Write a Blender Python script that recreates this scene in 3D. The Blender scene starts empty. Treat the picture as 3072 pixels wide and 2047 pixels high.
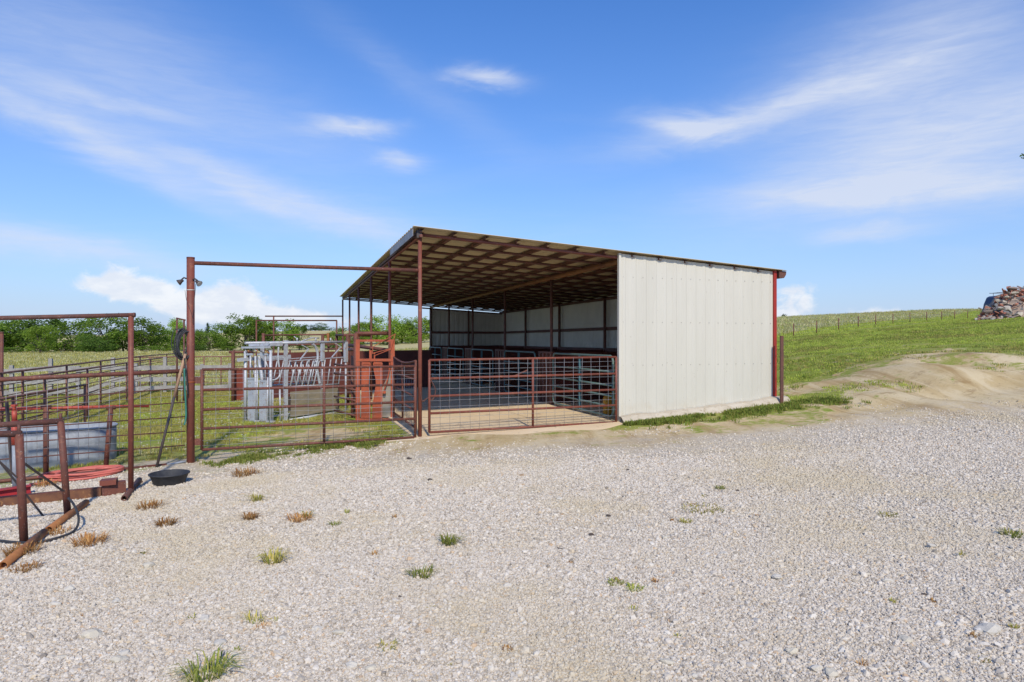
import bpy, math, random
import numpy as np
from mathutils import Vector, Matrix, noise as mnoise
R = math.radians
sc = bpy.context.scene
C = sc.collection
# ------------------------------------------------------------------ camera, sky, sun, exposure
F, CX, HZ, CZ = 1950.0, 1536.0, 1022.0, 1.65      # focal length in photo pixels, centre, horizon row, eye height
SUN_EL, SUN_AZ = 41.0, 167.0                       # degrees; azimuth clockwise from +Y (the view direction)
cam = bpy.data.cameras.new('camera'); co = bpy.data.objects.new('camera', cam); C.objects.link(co)
cam.sensor_width = 36; cam.lens = F / 3072 * 36; cam.clip_end = 6000; cam.clip_start = .05
cam.shift_y = -1.5 / 3072
co.location = (0, 0, CZ); co.rotation_euler = (R(90), 0, 0); sc.camera = co
sc.view_settings.view_transform = 'Standard'; sc.view_settings.look = 'None'
sc.view_settings.exposure = 0.0; sc.view_settings.gamma = 1.0; sc.view_settings.use_curve_mapping = False
try: sc.cycles.use_denoising = True
except Exception: pass
sc.cycles.max_bounces = 6; sc.cycles.transparent_max_bounces = 8

sl = bpy.data.lights.new('sun', 'SUN'); sl.energy = 3.7; sl.angle = R(2.2); sl.color = (1, .92, .76)
so = bpy.data.objects.new('sun', sl); C.objects.link(so)
sdir = Vector((math.sin(R(SUN_AZ)) * math.cos(R(SUN_EL)), math.cos(R(SUN_AZ)) * math.cos(R(SUN_EL)), math.sin(R(SUN_EL))))
so.rotation_euler = sdir.to_track_quat('Z', 'Y').to_euler(); so.location = (0, 0, 60)

class NT:
    """small node-graph writer"""
    def __init__(s, tree): s.t = tree; s.n = tree.nodes; s.l = tree.links
    def new(s, typ, **kw):
        n = s.n.new(typ)
        for k, v in kw.items(): setattr(n, k, v)
        return n
    def put(s, sock, v):
        if isinstance(v, bpy.types.NodeSocket): s.l.new(v, sock)
        elif v is not None:
            if hasattr(sock.default_value, '__len__') and len(sock.default_value) == 4 and len(v) == 3: v = (*v, 1)
            sock.default_value = v
    def m(s, op, a, b=None, c=None, clamp=False):
        n = s.n.new('ShaderNodeMath'); n.operation = op; n.use_clamp = clamp
        s.put(n.inputs[0], a)
        if b is not None: s.put(n.inputs[1], b)
        if c is not None: s.put(n.inputs[2], c)
        return n.outputs[0]
    def mix(s, f, a, b, blend='MIX'):
        n = s.n.new('ShaderNodeMix'); n.data_type = 'RGBA'; n.blend_type = blend; n.clamp_factor = True
        s.put(n.inputs[0], f); s.put(n.inputs[6], a); s.put(n.inputs[7], b); return n.outputs[2]
    def noise(s, vec, scale, detail=4, rough=.55, dist=0, col=False):
        n = s.n.new('ShaderNodeTexNoise')
        if vec is not None: s.l.new(vec, n.inputs['Vector'])
        n.inputs['Scale'].default_value = scale; n.inputs['Detail'].default_value = detail
        n.inputs['Roughness'].default_value = rough; n.inputs['Distortion'].default_value = dist
        return n.outputs['Color' if col else 'Fac']
    def mapping(s, vec, scale=(1, 1, 1), rot=(0, 0, 0), loc=(0, 0, 0)):
        n = s.n.new('ShaderNodeMapping'); s.l.new(vec, n.inputs[0])
        n.inputs['Scale'].default_value = scale; n.inputs['Rotation'].default_value = rot; n.inputs['Location'].default_value = loc
        return n.outputs[0]
    def ramp(s, fac, stops, interp='LINEAR'):
        n = s.n.new('ShaderNodeValToRGB'); s.put(n.inputs[0], fac); e = n.color_ramp.elements; n.color_ramp.interpolation = interp
        while len(e) < len(stops): e.new(.5)
        for i, (p, c) in enumerate(stops):
            e[i].position = p; e[i].color = (*c, 1) if hasattr(c, '__len__') else (c, c, c, 1)
        return n.outputs[0]
    def smooth(s, v, lo, hi):
        n = s.n.new('ShaderNodeMapRange'); n.interpolation_type = 'SMOOTHSTEP'; s.put(n.inputs[0], v)
        n.inputs[1].default_value = lo; n.inputs[2].default_value = hi; return n.outputs[0]

def build_world():
    w = bpy.data.worlds.new('World'); sc.world = w; w.use_nodes = True
    w.node_tree.nodes.clear(); g = NT(w.node_tree)
    sky = g.new('ShaderNodeTexSky', sky_type='NISHITA'); sky.sun_disc = False
    sky.sun_elevation = R(SUN_EL); sky.sun_rotation = R(SUN_AZ)
    sky.air_density = 1.15; sky.dust_density = .35; sky.ozone_density = 3.2
    tc = g.new('ShaderNodeTexCoord'); D = tc.outputs['Generated']
    sx = g.new('ShaderNodeSeparateXYZ'); g.l.new(D, sx.inputs[0])
    X, Y, Z = sx.outputs
    # warp the direction a little so every cloud edge frays
    wn = g.noise(g.mapping(D, (7, 7, 22)), 1.0, 5, .6, .6, col=True)
    ws = g.new('ShaderNodeSeparateColor'); g.l.new(wn, ws.inputs[0])
    az = g.m('MULTIPLY', g.m('ARCTAN2', X, Y), 57.2958); el = g.m('MULTIPLY', g.m('ARCSINE', Z), 57.2958)
    az = g.m('ADD', az, g.m('MULTIPLY', g.m('SUBTRACT', ws.outputs[0], .5), 5.0))
    el = g.m('ADD', el, g.m('MULTIPLY', g.m('SUBTRACT', ws.outputs[1], .5), 2.6))
    def ae(px, py):
        t = (px - CX) / F; a = math.atan(t); return math.degrees(a), math.degrees(math.atan((HZ - py) / F * math.cos(a)))
    def blob(px, py, hw, hh, ang, amp, A=None, E=None):
        A = A or az; E = E or el
        a0, e0 = ae(px, py); ca, sa = math.cos(R(ang)), math.sin(R(ang))
        k = math.degrees(1 / F) * .85; da = g.m('SUBTRACT', A, a0); de = g.m('SUBTRACT', E, e0)
        u = g.m('MULTIPLY', g.m('ADD', g.m('MULTIPLY', da, ca), g.m('MULTIPLY', de, sa)), 1 / (hw * k))
        v = g.m('MULTIPLY', g.m('SUBTRACT', g.m('MULTIPLY', de, ca), g.m('MULTIPLY', da, sa)), 1 / (hh * k))
        e = g.m('EXPONENT', g.m('MULTIPLY', g.m('ADD', g.m('MULTIPLY', u, u), g.m('MULTIPLY', v, v)), -1))
        return g.m('MULTIPLY', e, amp)
    def total(bl, **k):
        s = None
        for b in bl:
            x = blob(*b, **k); s = x if s is None else g.m('ADD', s, x)
        return s
    cir = total([(250, 420, 420, 42, -22, .50), (720, 560, 420, 50, -19, .42), (1050, 660, 330, 62, -14, .40),
                 (280, 290, 230, 30, -8, .30), (120, 735, 420, 42, -5, .55), (1050, 388, 120, 30, 4, .62), (1455, 235, 120, 24, -3, .66),
                 (1200, 485, 80, 28, -6, .5), (2060, 372, 150, 36, -10, .72), (2280, 345, 430, 46, 9, .50),
                 (2720, 190, 380, 190, 20, .46), (2850, 430, 520, 125, 12, .62), (2800, 570, 520, 55, -2, .60), (2620, 690, 150, 22, 0, .42),
                 (220, 160, 520, 190, -10, .26), (1250, 260, 400, 60, -30, .12), (800, 400, 500, 120, -15, .14)])
    # high thin cirrus over the rest of the dome, so the sky goes on outside the frame
    zz = g.m('ADD', g.m('MAXIMUM', Z, 0), .12)
    cv = g.new('ShaderNodeCombineXYZ'); g.l.new(g.m('DIVIDE', X, zz), cv.inputs[0]); g.l.new(g.m('DIVIDE', Y, zz), cv.inputs[1])
    far = g.noise(g.mapping(cv.outputs[0], (.35, 1.1, 1), (0, 0, R(25))), 1.0, 7, .6, .8)
    front = g.smooth(Y, .15, .5)
    cir = g.m('ADD', cir, g.m('MULTIPLY', g.smooth(far, .50, .82), g.m('MULTIPLY_ADD', front, -.32, .42)))
    fine = g.noise(g.mapping(D, (9, 9, 60), (0, R(-10), 0)), 1.6, 7, .62, .5)
    cir = g.m('MULTIPLY', cir, g.m('MULTIPLY_ADD', g.smooth(fine, .2, .8), .38, .66))
    cir = g.m('MINIMUM', g.m('MULTIPLY', cir, 1.25), .85)
    # low cumulus heads near the horizon
    puff = g.noise(g.mapping(D, (1, 1, 1.35)), 34, 8, .62, .3)
    az2 = g.m('MULTIPLY', g.m('ARCTAN2', X, Y), 57.2958); el2 = g.m('MULTIPLY', g.m('ARCSINE', Z), 57.2958)
    cum = total([(400, 850, 125, 48, -8, .95), (520, 915, 150, 45, -10, .9), (330, 860, 90, 28, 0, .6), (705, 875, 85, 50, 0, .95),
                 (760, 930, 190, 42, -8, .85), (930, 955, 170, 26, -5, .8), (640, 945, 90, 30, 0, .7), (2395, 900, 75, 46, 0, .8),
                 (2360, 950, 90, 30, 0, .7), (2620, 940, 75, 26, 0, .75), (2780, 945, 120, 16, 0, .6), (2350, 870, 60, 20, 0, .5)], A=az2, E=el2)
    cum = g.m('ADD', cum, g.m('MULTIPLY', g.m('SUBTRACT', puff, .5), 1.7))
    cum = g.m('MULTIPLY', g.smooth(cum, .34, .95), g.smooth(el2, -.5, 2.2))
    low = g.m('EXPONENT', g.m('MULTIPLY', g.m('MAXIMUM', el2, 0), -.095))
    # clear air colour: the Nishita sky, a touch more saturated
    hs = g.new('ShaderNodeHueSaturation'); hs.inputs['Saturation'].default_value = 1.22; hs.inputs['Hue'].default_value = .500
    g.l.new(sky.outputs[0], hs.inputs['Color'])
    base = g.mix(1.0, hs.outputs[0], SKY_TINT, 'MULTIPLY')
    base = g.mix(g.m('MULTIPLY', low, .94), base, (3.6, 4.12, 5.7))
    c1 = g.mix(cir, base, (4.7, 5.1, 6.0))
    cc_ = g.mix(g.smooth(g.noise(g.mapping(D, (1, 1, 2.2), (0, 0, 0), (.3, .1, .03)), 22, 5, .6), .36, .66), (5.3, 5.6, 6.2), (6.3, 6.4, 6.6))
    c2 = g.mix(g.m('MULTIPLY', cum, .88), c1, cc_)
    bg = g.new('ShaderNodeBackground'); g.l.new(c2, bg.inputs[0]); bg.inputs[1].default_value = .15
    out = g.new('ShaderNodeOutputWorld'); g.l.new(bg.outputs[0], out.inputs[0])
SKY_TINT = (.50, .80, 1.16)
build_world()

# ------------------------------------------------------------------ helpers: positions
def at(px, py, Y): return Vector(((px - CX) / F * Y, Y, CZ - (py - HZ) / F * Y))
def onp(px, py, O, a):
    t = (px - CX) / F; s = (t * O[1] - O[0]) / (a[0] - t * a[1]); Y = O[1] + a[1] * s
    return Vector((O[0] + a[0] * s, Y, CZ - (py - HZ) / F * Y))
DX, DY = -.3189, .948                       # the shed's long direction; P0 is its near left post
P0 = (-1.57, 11.09)
rv = (DY, -DX); dv = (DX, DY)
def W(u, v, z=0.): return Vector((P0[0] + rv[0] * u + dv[0] * v, P0[1] + rv[1] * u + dv[1] * v, z))
def uv_of(x, y): return (x - P0[0]) * rv[0] + (y - P0[1]) * rv[1], (x - P0[0]) * dv[0] + (y - P0[1]) * dv[1]

# ------------------------------------------------------------------ the lie of the land
CTRL = [(0, 0, 0), (-4, 3, -.14), (4, 3, .13), (0, 5, 0), (-3, 6, -.12), (3, 6, .12), (7, 7, .30), (12, 5, .5), (-8, 5, -.32),
        (-4.82, 9.75, -.18), (-1.57, 11.0, 0), (2, 12.1, .10), (5.4, 13.3, .36), (-6.8, 8.65, -.26), (-4.5, 7.9, -.2), (-5.8, 14.3, -.16), (-3, 14, -.06),
        (-8, 18, -.22), (-14, 28, -.25), (-10, 35, -.3), (-20, 20, -.35), (-30, 60, -.4), (-60, 60, -.6), (0, 18, 0), (-2, 25, -.02), (-5, 31, -.15),
        (6.4, 10.7, .44), (8, 11, .52), (10.2, 13.7, 1.10), (11, 16.2, 1.38), (13, 20, 1.56), (9.5, 14.7, 1.16), (8.2, 14.6, .86), (7.0, 14.2, .58), (8.9, 12.3, .68), (7.4, 12.0, .52), (9.5, 17.5, 1.22), (12.2, 14.4, 1.38), (8, 16.2, .82), (8, 19, .92), (11, 25, 1.12), (20, 25, 1.95), (20, 40, 2.05),
        (27, 62, 1.9), (33.75, 45, 3.2), (36, 60, 2.75), (45, 75, 3.3), (60, 95, 4.5), (79, 110, 5.55), (110, 130, 7.3), (41, 100, 4.3), (90, 128, 7.4), (70, 120, 6.1),
        (100, 300, 8), (-82, 108, -.45), (-55, 110, -.35), (-60, 160, -.3), (-35, 120, -.5), (-40, 200, .5), (-120, 120, -.5), (-90, 400, 7.5), (-130, 400, 7.5), (-250, 350, 3), (0, 400, 6),
        (0, 700, 10), (0, 120, 0), (10, 60, .6), (0, -30, -.2), (-40, -20, -.8), (40, -10, 1.6), (30, 8, 1.1), (0, -400, 0), (400, 0, 6), (-400, 0, -2), (600, 700, 14), (-600, 700, 8),
        (16, 11, 1.2), (22, 15, 1.7)]
def _sq(x): return np.arcsinh(np.asarray(x, float) / 6.0) * 6
_cp = np.array(CTRL); _cx, _cy = _sq(_cp[:, 0]), _sq(_cp[:, 1])
def _ker(dx, dy): return np.sqrt(dx * dx + dy * dy + 1.0)
_A = _ker(_cx[:, None] - _cx[None], _cy[:, None] - _cy[None])
_n = len(CTRL); _M = np.zeros((_n + 1, _n + 1)); _M[:_n, :_n] = _A - 1e-3 * np.eye(_n); _M[:_n, _n] = 1; _M[_n, :_n] = 1
_cw = np.linalg.solve(_M, np.append(_cp[:, 2], 0))
def Gn(x, y):
    x = np.atleast_1d(np.asarray(x, float)); y = np.atleast_1d(np.asarray(y, float)); o = np.zeros(len(x))
    sx, sy = _sq(x), _sq(y)
    for i in range(0, len(x), 40000):
        j = slice(i, i + 40000); o[j] = _ker(sx[j][:, None] - _cx[None], sy[j][:, None] - _cy[None]) @ _cw[:_n] + _cw[_n]
    return o
def G(x, y): return float(Gn(x, y)[0])
def gnd(px, py, y0=1.2, y1=300.):
    t = (px - CX) / F; k = -(py - HZ) / F
    ys = np.exp(np.linspace(math.log(y0), math.log(y1), 260)); d = CZ + k * ys - Gn(t * ys, ys)
    i = np.argmax(d < 0)
    if d[i] >= 0: i = len(ys) - 1
    if i > 0: yy = ys[i - 1] + (ys[i] - ys[i - 1]) * d[i - 1] / (d[i - 1] - d[i] + 1e-9)
    else: yy = ys[0]
    return Vector((t * yy, yy, G(t * yy, yy)))
def slabz(u): return .012 + .03 * u

# ------------------------------------------------------------------ materials
MATS = {}
def mat(name, c1, c2=None, c3=None, scale=6., rough=.6, metal=0., bump=.15, bscale=None, stretch=(1, 1, 1), spots=None, spec=.4, obj_rand=0., coord='Object'):
    if name in MATS: return MATS[name]
    m = bpy.data.materials.new(name); m.use_nodes = True; m.node_tree.nodes.clear(); g = NT(m.node_tree); MATS[name] = m
    tc = g.new('ShaderNodeTexCoord'); v = g.mapping(tc.outputs[coord], stretch)
    if c2 is None: c2 = tuple(x * .8 for x in c1)
    n1 = g.noise(v, scale, 6, .6, .3); col = g.mix(g.smooth(n1, .35, .68), c1, c2)
    if c3 is not None: col = g.mix(g.smooth(g.noise(v, scale * 2.7, 5, .65, .4), .54, .70), col, c3)
    if spots: col = g.mix(g.m('MULTIPLY', g.smooth(g.noise(v, scale * 9, 2, .5), .68, .74), .8), col, spots)
    if obj_rand:
        oi = g.new('ShaderNodeObjectInfo'); f = g.m('MULTIPLY_ADD', oi.outputs['Random'], obj_rand * 2, 1 - obj_rand)
        cc = g.new('ShaderNodeCombineColor'); [g.l.new(f, cc.inputs[i]) for i in range(3)]
        col = g.mix(1., col, cc.outputs[0], 'MULTIPLY')
    b = g.new('ShaderNodeBsdfPrincipled'); g.put(b.inputs['Base Color'], col)
    g.put(b.inputs['Roughness'], g.m('MULTIPLY_ADD', n1, .25, rough - .12)); b.inputs['Metallic'].default_value = metal
    b.inputs['Specular IOR Level'].default_value = spec
    if bump:
        bp = g.new('ShaderNodeBump'); bp.inputs['Strength'].default_value = bump; bp.inputs['Distance'].default_value = .02
        g.l.new(g.noise(v, bscale or scale * 4, 4, .6), bp.inputs['Height']); g.l.new(bp.outputs[0], b.inputs['Normal'])
    o = g.new('ShaderNodeOutputMaterial'); g.l.new(b.outputs[0], o.inputs[0]); return m
RUST = mat('rusted_pipe', (.175, .058, .038), (.115, .048, .036), (.235, .095, .055), 7, .62, 0, .12, spots=(.45, .40, .36))
RUSTD = mat('dark_rusted_pipe', (.145, .056, .040), (.10, .048, .038), (.20, .085, .055), 8, .65, 0, .12, spots=(.4, .36, .33))
RUSTR = mat('red_oxide_pipe', (.215, .060, .038), (.165, .054, .038), (.27, .10, .055), 5, .55, 0, .08)
RUSTY = mat('yellow_rust_pipe', (.40, .16, .05), (.28, .11, .045), (.48, .25, .09), 6, .75, 0, .2)
BRIGHT = mat('bright_red_pipe', (.46, .075, .045), (.38, .06, .04), (.30, .10, .06), 6, .5, 0, .08)
ORANGE = mat('orange_red_paint', (.42, .092, .037), (.33, .07, .032), (.24, .10, .055), 5, .5, 0, .08, spots=(.5, .3, .2))
MAROON = mat('maroon_sheet', (.105, .022, .016), (.075, .018, .014), (.13, .035, .02), 2.5, .55, 0, .05)
SILVER = mat('silver_paint', (.52, .54, .58), (.44, .455, .50), (.30, .19, .12), 5, .45, .15, .06, spots=(.22, .13, .09))
TANP = mat('weathered_tan_sheet', (.30, .25, .18), (.22, .19, .14), (.34, .29, .22), 3, .8, 0, .1, stretch=(1, 1, 3))
def white_sheet():
    m = bpy.data.materials.new('white_sheet_metal'); m.use_nodes = True; m.node_tree.nodes.clear(); g = NT(m.node_tree); tc = g.new('ShaderNodeTexCoord'); P = tc.outputs['Object']
    sp = g.new('ShaderNodeSeparateXYZ'); g.l.new(P, sp.inputs[0])
    c = g.mix(g.smooth(g.noise(g.mapping(P, (1, 1, .12)), 2.2, 5, .6), .35, .7), (.625, .595, .515), (.585, .555, .475))
    run = g.noise(g.mapping(P, (1, 1, .05)), 11, 4, .6); c = g.mix(g.m('MULTIPLY', g.smooth(run, .60, .72), .10), c, (.42, .36, .27))
    mud = g.m('ADD', g.m('MULTIPLY', sp.outputs[2], -1.0), g.m('MULTIPLY', g.noise(P, 3.2, 6, .65), 1.0)); c = g.mix(g.m('MULTIPLY', g.smooth(mud, -.05, .45), .38), c, (.50, .40, .26))
    c = g.mix(g.m('MULTIPLY', g.smooth(g.noise(P, 16, 3, .5), .70, .75), .5), c, (.40, .35, .28))
    b = g.new('ShaderNodeBsdfPrincipled'); g.l.new(c, b.inputs['Base Color']); b.inputs['Roughness'].default_value = .45; b.inputs['Specular IOR Level'].default_value = .4
    bp = g.new('ShaderNodeBump'); bp.inputs['Strength'].default_value = .12; bp.inputs['Distance'].default_value = .05; g.l.new(g.noise(P, 1.6, 3, .5), bp.inputs['Height']); g.l.new(bp.outputs[0], b.inputs['Normal'])
    o = g.new('ShaderNodeOutputMaterial'); g.l.new(b.outputs[0], o.inputs[0]); return m
WHITE = white_sheet()
GREYIN = mat('grey_inner_sheet', (.70, .67, .59), (.64, .61, .54), None, 2, .6, 0, .02)
ROOFM = mat('roof_sheet', (.60, .50, .32), (.55, .46, .29), None, 2, .6, 0, .03)
REDTRIM = mat('red_corner_trim', (.36, .030, .022), (.30, .028, .02), None, 3, .4, 0, .02)
GALV = mat('galvanised_steel', (.30, .325, .365), (.245, .265, .30), (.35, .37, .40), 9, .62, .05, .04, coord='Object')
WIRE = mat('grey_wire', (.36, .36, .38), (.27, .26, .27), None, 10, .5, .3, 0)
TEAL = mat('teal_gate_paint', (.12, .20, .18), (.10, .16, .16), (.15, .13, .10), 6, .5, 0, .05)
BLUE = mat('blue_gate_paint', (.08, .19, .22), (.07, .15, .18), None, 6, .5, 0, .05)
WOODG = mat('weathered_wood', (.36, .34, .32), (.26, .245, .235), (.44, .43, .42), 4, .85, 0, .3, stretch=(1, 1, 1))
RUBBER = mat('black_rubber', (.030, .031, .035), (.05, .05, .055), None, 12, .6, 0, .08)
HOSER = mat('red_hose', (.62, .17, .13), (.54, .13, .10), None, 6, .5, 0, .02)
HOSEG = mat('green_hose', (.05, .22, .16), (.04, .17, .13), None, 6, .45, 0, .02)
YEL = mat('yellow_plastic', (.62, .30, .025), (.55, .25, .02), None, 5, .45, 0, .02)
CONC = None
LAMPW = mat('lamp_white', (.6, .58, .52), (.5, .48, .44), None, 8, .4, 0, 0)
DARK = mat('dark_steel', (.06, .055, .06), (.10, .07, .06), None, 6, .6, .1, .1)
ALU = mat('bare_fascia', (.36, .35, .36), (.30, .28, .29), (.24, .19, .18), 4, .55, .2, .1)

def foliage_mat(name, a, b, c, trans=.25, obj_rand=True):
    m = bpy.data.materials.new(name); m.use_nodes = True; m.node_tree.nodes.clear(); g = NT(m.node_tree)
    oi = g.new('ShaderNodeObjectInfo'); gm = g.new('ShaderNodeNewGeometry')
    f = gm.outputs['Random Per Island']
    col = g.ramp(f, [(0, a), (.5, b), (1, c)])
    k = g.m('MULTIPLY_ADD', oi.outputs['Random'], .6, .7)
    cc = g.new('ShaderNodeCombineColor'); [g.l.new(k, cc.inputs[i]) for i in range(3)]
    col = g.mix(1., col, cc.outputs[0], 'MULTIPLY')
    d = g.new('ShaderNodeBsdfDiffuse'); g.l.new(col, d.inputs[0]); t = g.new('ShaderNodeBsdfTranslucent'); g.l.new(col, t.inputs[0])
    mx = g.new('ShaderNodeMixShader'); mx.inputs[0].default_value = trans; g.l.new(d.outputs[0], mx.inputs[1]); g.l.new(t.outputs[0], mx.inputs[2])
    o = g.new('ShaderNodeOutputMaterial'); g.l.new(mx.outputs[0], o.inputs[0]); return m

# ------------------------------------------------------------------ mesh builder
class MB:
    def __init__(s): s.v = []; s.f = []; s.sm = []
    def add(s, vs, fs, smooth=False):
        b = len(s.v); s.v += [tuple(x) for x in vs]; s.f += [tuple(i + b for i in f) for f in fs]; s.sm += [smooth] * len(fs); return s
    def pipe(s, p, q, r, n=10, r2=None):
        p, q = Vector(p), Vector(q); d = (q - p).normalized(); a = d.orthogonal().normalized(); b = d.cross(a); r2 = r if r2 is None else r2
        ring = lambda c, rr: [c + (a * math.cos(6.2832 * i / n) + b * math.sin(6.2832 * i / n)) * rr for i in range(n)]
        base = len(s.v); s.v += [tuple(x) for x in ring(p, r) + ring(q, r2)]
        for i in range(n): s.f.append((base + i, base + (i + 1) % n, base + n + (i + 1) % n, base + n + i)); s.sm.append(True)
        s.f.append(tuple(base + n - 1 - i for i in range(n))); s.f.append(tuple(base + n + i for i in range(n))); s.sm += [False, False]; return s
    def openpipe(s, p, q, r, n=14, wall=.006):      # a hollow pipe with visible open ends
        p, q = Vector(p), Vector(q); d = (q - p).normalized(); a = d.orthogonal().normalized(); b = d.cross(a)
        ring = lambda c, rr: [c + (a * math.cos(6.2832 * i / n) + b * math.sin(6.2832 * i / n)) * rr for i in range(n)]
        base = len(s.v); s.v += [tuple(x) for x in ring(p, r) + ring(q, r) + ring(q, r - wall) + ring(p, r - wall)]
        for k in range(4):
            for i in range(n):
                k2 = (k + 1) % 4; s.f.append((base + k * n + i, base + k * n + (i + 1) % n, base + k2 * n + (i + 1) % n, base + k2 * n + i)); s.sm.append(k in (0, 2))
        return s
    def tube(s, pts, r, n=8, closed=False):
        pts = [Vector(p) for p in pts]; N = len(pts); base = len(s.v); a = None
        for i, p in enumerate(pts):
            nx = pts[(i + 1) % N] if (closed or i < N - 1) else p; pv = pts[i - 1] if (closed or i > 0) else p
            d = (nx - pv).normalized()
            if a is None: a = d.orthogonal().normalized()
            else: a = (a - d * a.dot(d)).normalized()
            b = d.cross(a); rr = r[i] if hasattr(r, '__len__') else r
            s.v += [tuple(p + (a * math.cos(6.2832 * k / n) + b * math.sin(6.2832 * k / n)) * rr) for k in range(n)]
        for i in range(N if closed else N - 1):
            j = (i + 1) % N
            for k in range(n): s.f.append((base + i * n + k, base + i * n + (k + 1) % n, base + j * n + (k + 1) % n, base + j * n + k)); s.sm.append(True)
        if not closed:
            s.f.append(tuple(base + n - 1 - k for k in range(n))); s.f.append(tuple(base + (N - 1) * n + k for k in range(n))); s.sm += [False, False]
        return s
    def obox(s, c, hx, hy, hz):
        c, hx, hy, hz = map(Vector, (c, hx, hy, hz))
        vs = [c + hx * i + hy * j + hz * k for i in (-1, 1) for j in (-1, 1) for k in (-1, 1)]
        return s.add(vs, [(0, 1, 3, 2), (4, 6, 7, 5), (0, 4, 5, 1), (2, 3, 7, 6), (0, 2, 6, 4), (1, 5, 7, 3)])
    def box(s, x0, x1, y0, y1, z0, z1): return s.obox(((x0 + x1) / 2, (y0 + y1) / 2, (z0 + z1) / 2), ((x1 - x0) / 2, 0, 0), (0, (y1 - y0) / 2, 0), (0, 0, (z1 - z0) / 2))
    def beam(s, p, q, w, h, up=(0, 0, 1)):
        p, q = Vector(p), Vector(q); d = q - p; L = d.length; d.normalize(); sd = d.cross(Vector(up))
        if sd.length < 1e-4: sd = d.cross(Vector((1, 0, 0)))
        sd.normalize(); u = sd.cross(d)
        return s.obox((p + q) / 2, d * (L / 2), sd * (w / 2), u * (h / 2))
    def slab(s, pts, n, t):         # polygon pts extruded by t along n
        n = Vector(n).normalized() * t; pts = [Vector(p) for p in pts]; k = len(pts)
        return s.add(pts + [p + n for p in pts], [tuple(range(k))[::-1], tuple(range(k, 2 * k))] + [(i, (i + 1) % k, k + (i + 1) % k, k + i) for i in range(k)])
    def build(s, name, material, parent=None, kind=None, off=None):
        o3 = Vector((0, 0, 0)); p = parent
        while p is not None: o3 += p.location; p = p.parent
        if off is not None: o3 = Vector(off)
        me = bpy.data.meshes.new(name); me.from_pydata([(x - o3.x, y - o3.y, z - o3.z) for x, y, z in s.v], [], s.f)
        me.polygons.foreach_set('use_smooth', s.sm); me.materials.append(material); me.validate(); me.update()
        o = bpy.data.objects.new(name, me); C.objects.link(o)
        if parent is not None: o.parent = parent
        if off is not None and parent is None: o.location = off
        if kind: o['kind'] = kind
        return o
def tag(o, label, cat, group=None):
    o['label'] = label; o['category'] = cat
    if group: o['group'] = group
    return o
def thing(name, loc, label, cat, group=None):
    o = bpy.data.objects.new(name, None); C.objects.link(o); o.location = loc; o.empty_display_size = .1
    return tag(o, label, cat, group)
def pp(name, p, q, r, m, parent, n=10): return MB().pipe(p, q, r, n).build(name, m, parent)
def curve_pts(pts, k=6):      # Catmull-Rom through the points
    P = [Vector(p) for p in pts]; P = [P[0]] + P + [P[-1]]; out = []
    for i in range(1, len(P) - 2):
        for j in range(k):
            t = j / k; a, b, c, d = P[i - 1], P[i], P[i + 1], P[i + 2]
            out.append(.5 * ((2 * b) + (c - a) * t + (2 * a - 5 * b + 4 * c - d) * t * t + (3 * b - a - 3 * c + d) * t ** 3))
    return out + [P[-2]]

# ------------------------------------------------------------------ ground sheet with its zones of gravel, dirt, grass and dry field
def edge(lst):
    P = [gnd(px, py) for px, py in lst]
    t = np.array([p.x / p.y for p in P]); y = np.array([p.y for p in P]); o = np.argsort(t); return t[o], np.log(y[o])
GE = edge([(-700, 1440), (0, 1448), (300, 1412), (490, 1394), (580, 1392), (700, 1370), (900, 1362), (1100, 1357), (1300, 1362), (1500, 1350), (1700, 1337),
           (1900, 1327), (2100, 1310), (2250, 1295), (2400, 1280), (2600, 1264), (2800, 1246), (3072, 1228), (3700, 1205)])
DE = edge([(-700, 1438), (0, 1446), (300, 1411), (490, 1390), (580, 1386), (700, 1366), (850, 1350), (1000, 1336), (1160, 1322), (1240, 1300), (1700, 1270), (1840, 1292), (2000, 1274), (2200, 1259), (2400, 1243),
           (2480, 1232), (2520, 1200), (2540, 1140), (2610, 1096), (2740, 1070), (2900, 1066), (3072, 1074), (3700, 1085)])
HF = [(26.9, 62.), (45., 78.5), (79., 110.), (140., 168.)]       # fence line on the hill
def hill_side(x, y):        # > 0 beyond the hill fence
    yy = np.interp(x, [-40] + [p[0] for p in HF], [28.] + [p[1] for p in HF]); return np.where(x > 12, y - yy, -9.)
def zones(x, y):
    x = np.asarray(x, float); y = np.asarray(y, float)
    f = y > .4; t = np.where(f, x / np.maximum(y, .4), np.where(x > 0, 9, -9)); ly = np.log(np.maximum(np.hypot(x, y) * 0 + y, .05))
    dg = np.interp(t, *GE) - ly; dd = np.interp(t, *DE) - ly
    gravel = np.where(f, 1 / (1 + np.exp(-dg * 15)), 1.); notg = np.where(f, 1 / (1 + np.exp(-dd * 22)), 1.)
    dry = np.clip((hill_side(x, y) - 7) / 4, 0, 1) + np.clip((y - 105) / 40, 0, 1) * (x < 12) + .35 * np.clip((y - 24) / 40, 0, 1) * (x < 5)
    u, v = uv_of(x, y)
    bare = np.exp(-((u + 1.6) / 1.3) ** 2 - ((v - 1.6) / 1.6) ** 2)        # trampled soil beside the shed
    px_, py_ = 7.4, 15.2; patch = .62 * np.exp(-((x - 7.2) / 1.6) ** 2 - ((y - 14.8) / 1.6) ** 2) + .5 * np.exp(-((x - 10.) / 3.) ** 2 - ((y - 15.6) / 1.2) ** 2)
    return gravel, np.maximum(np.maximum(notg, bare * .75), patch), np.clip(dry, 0, 1)
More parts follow.
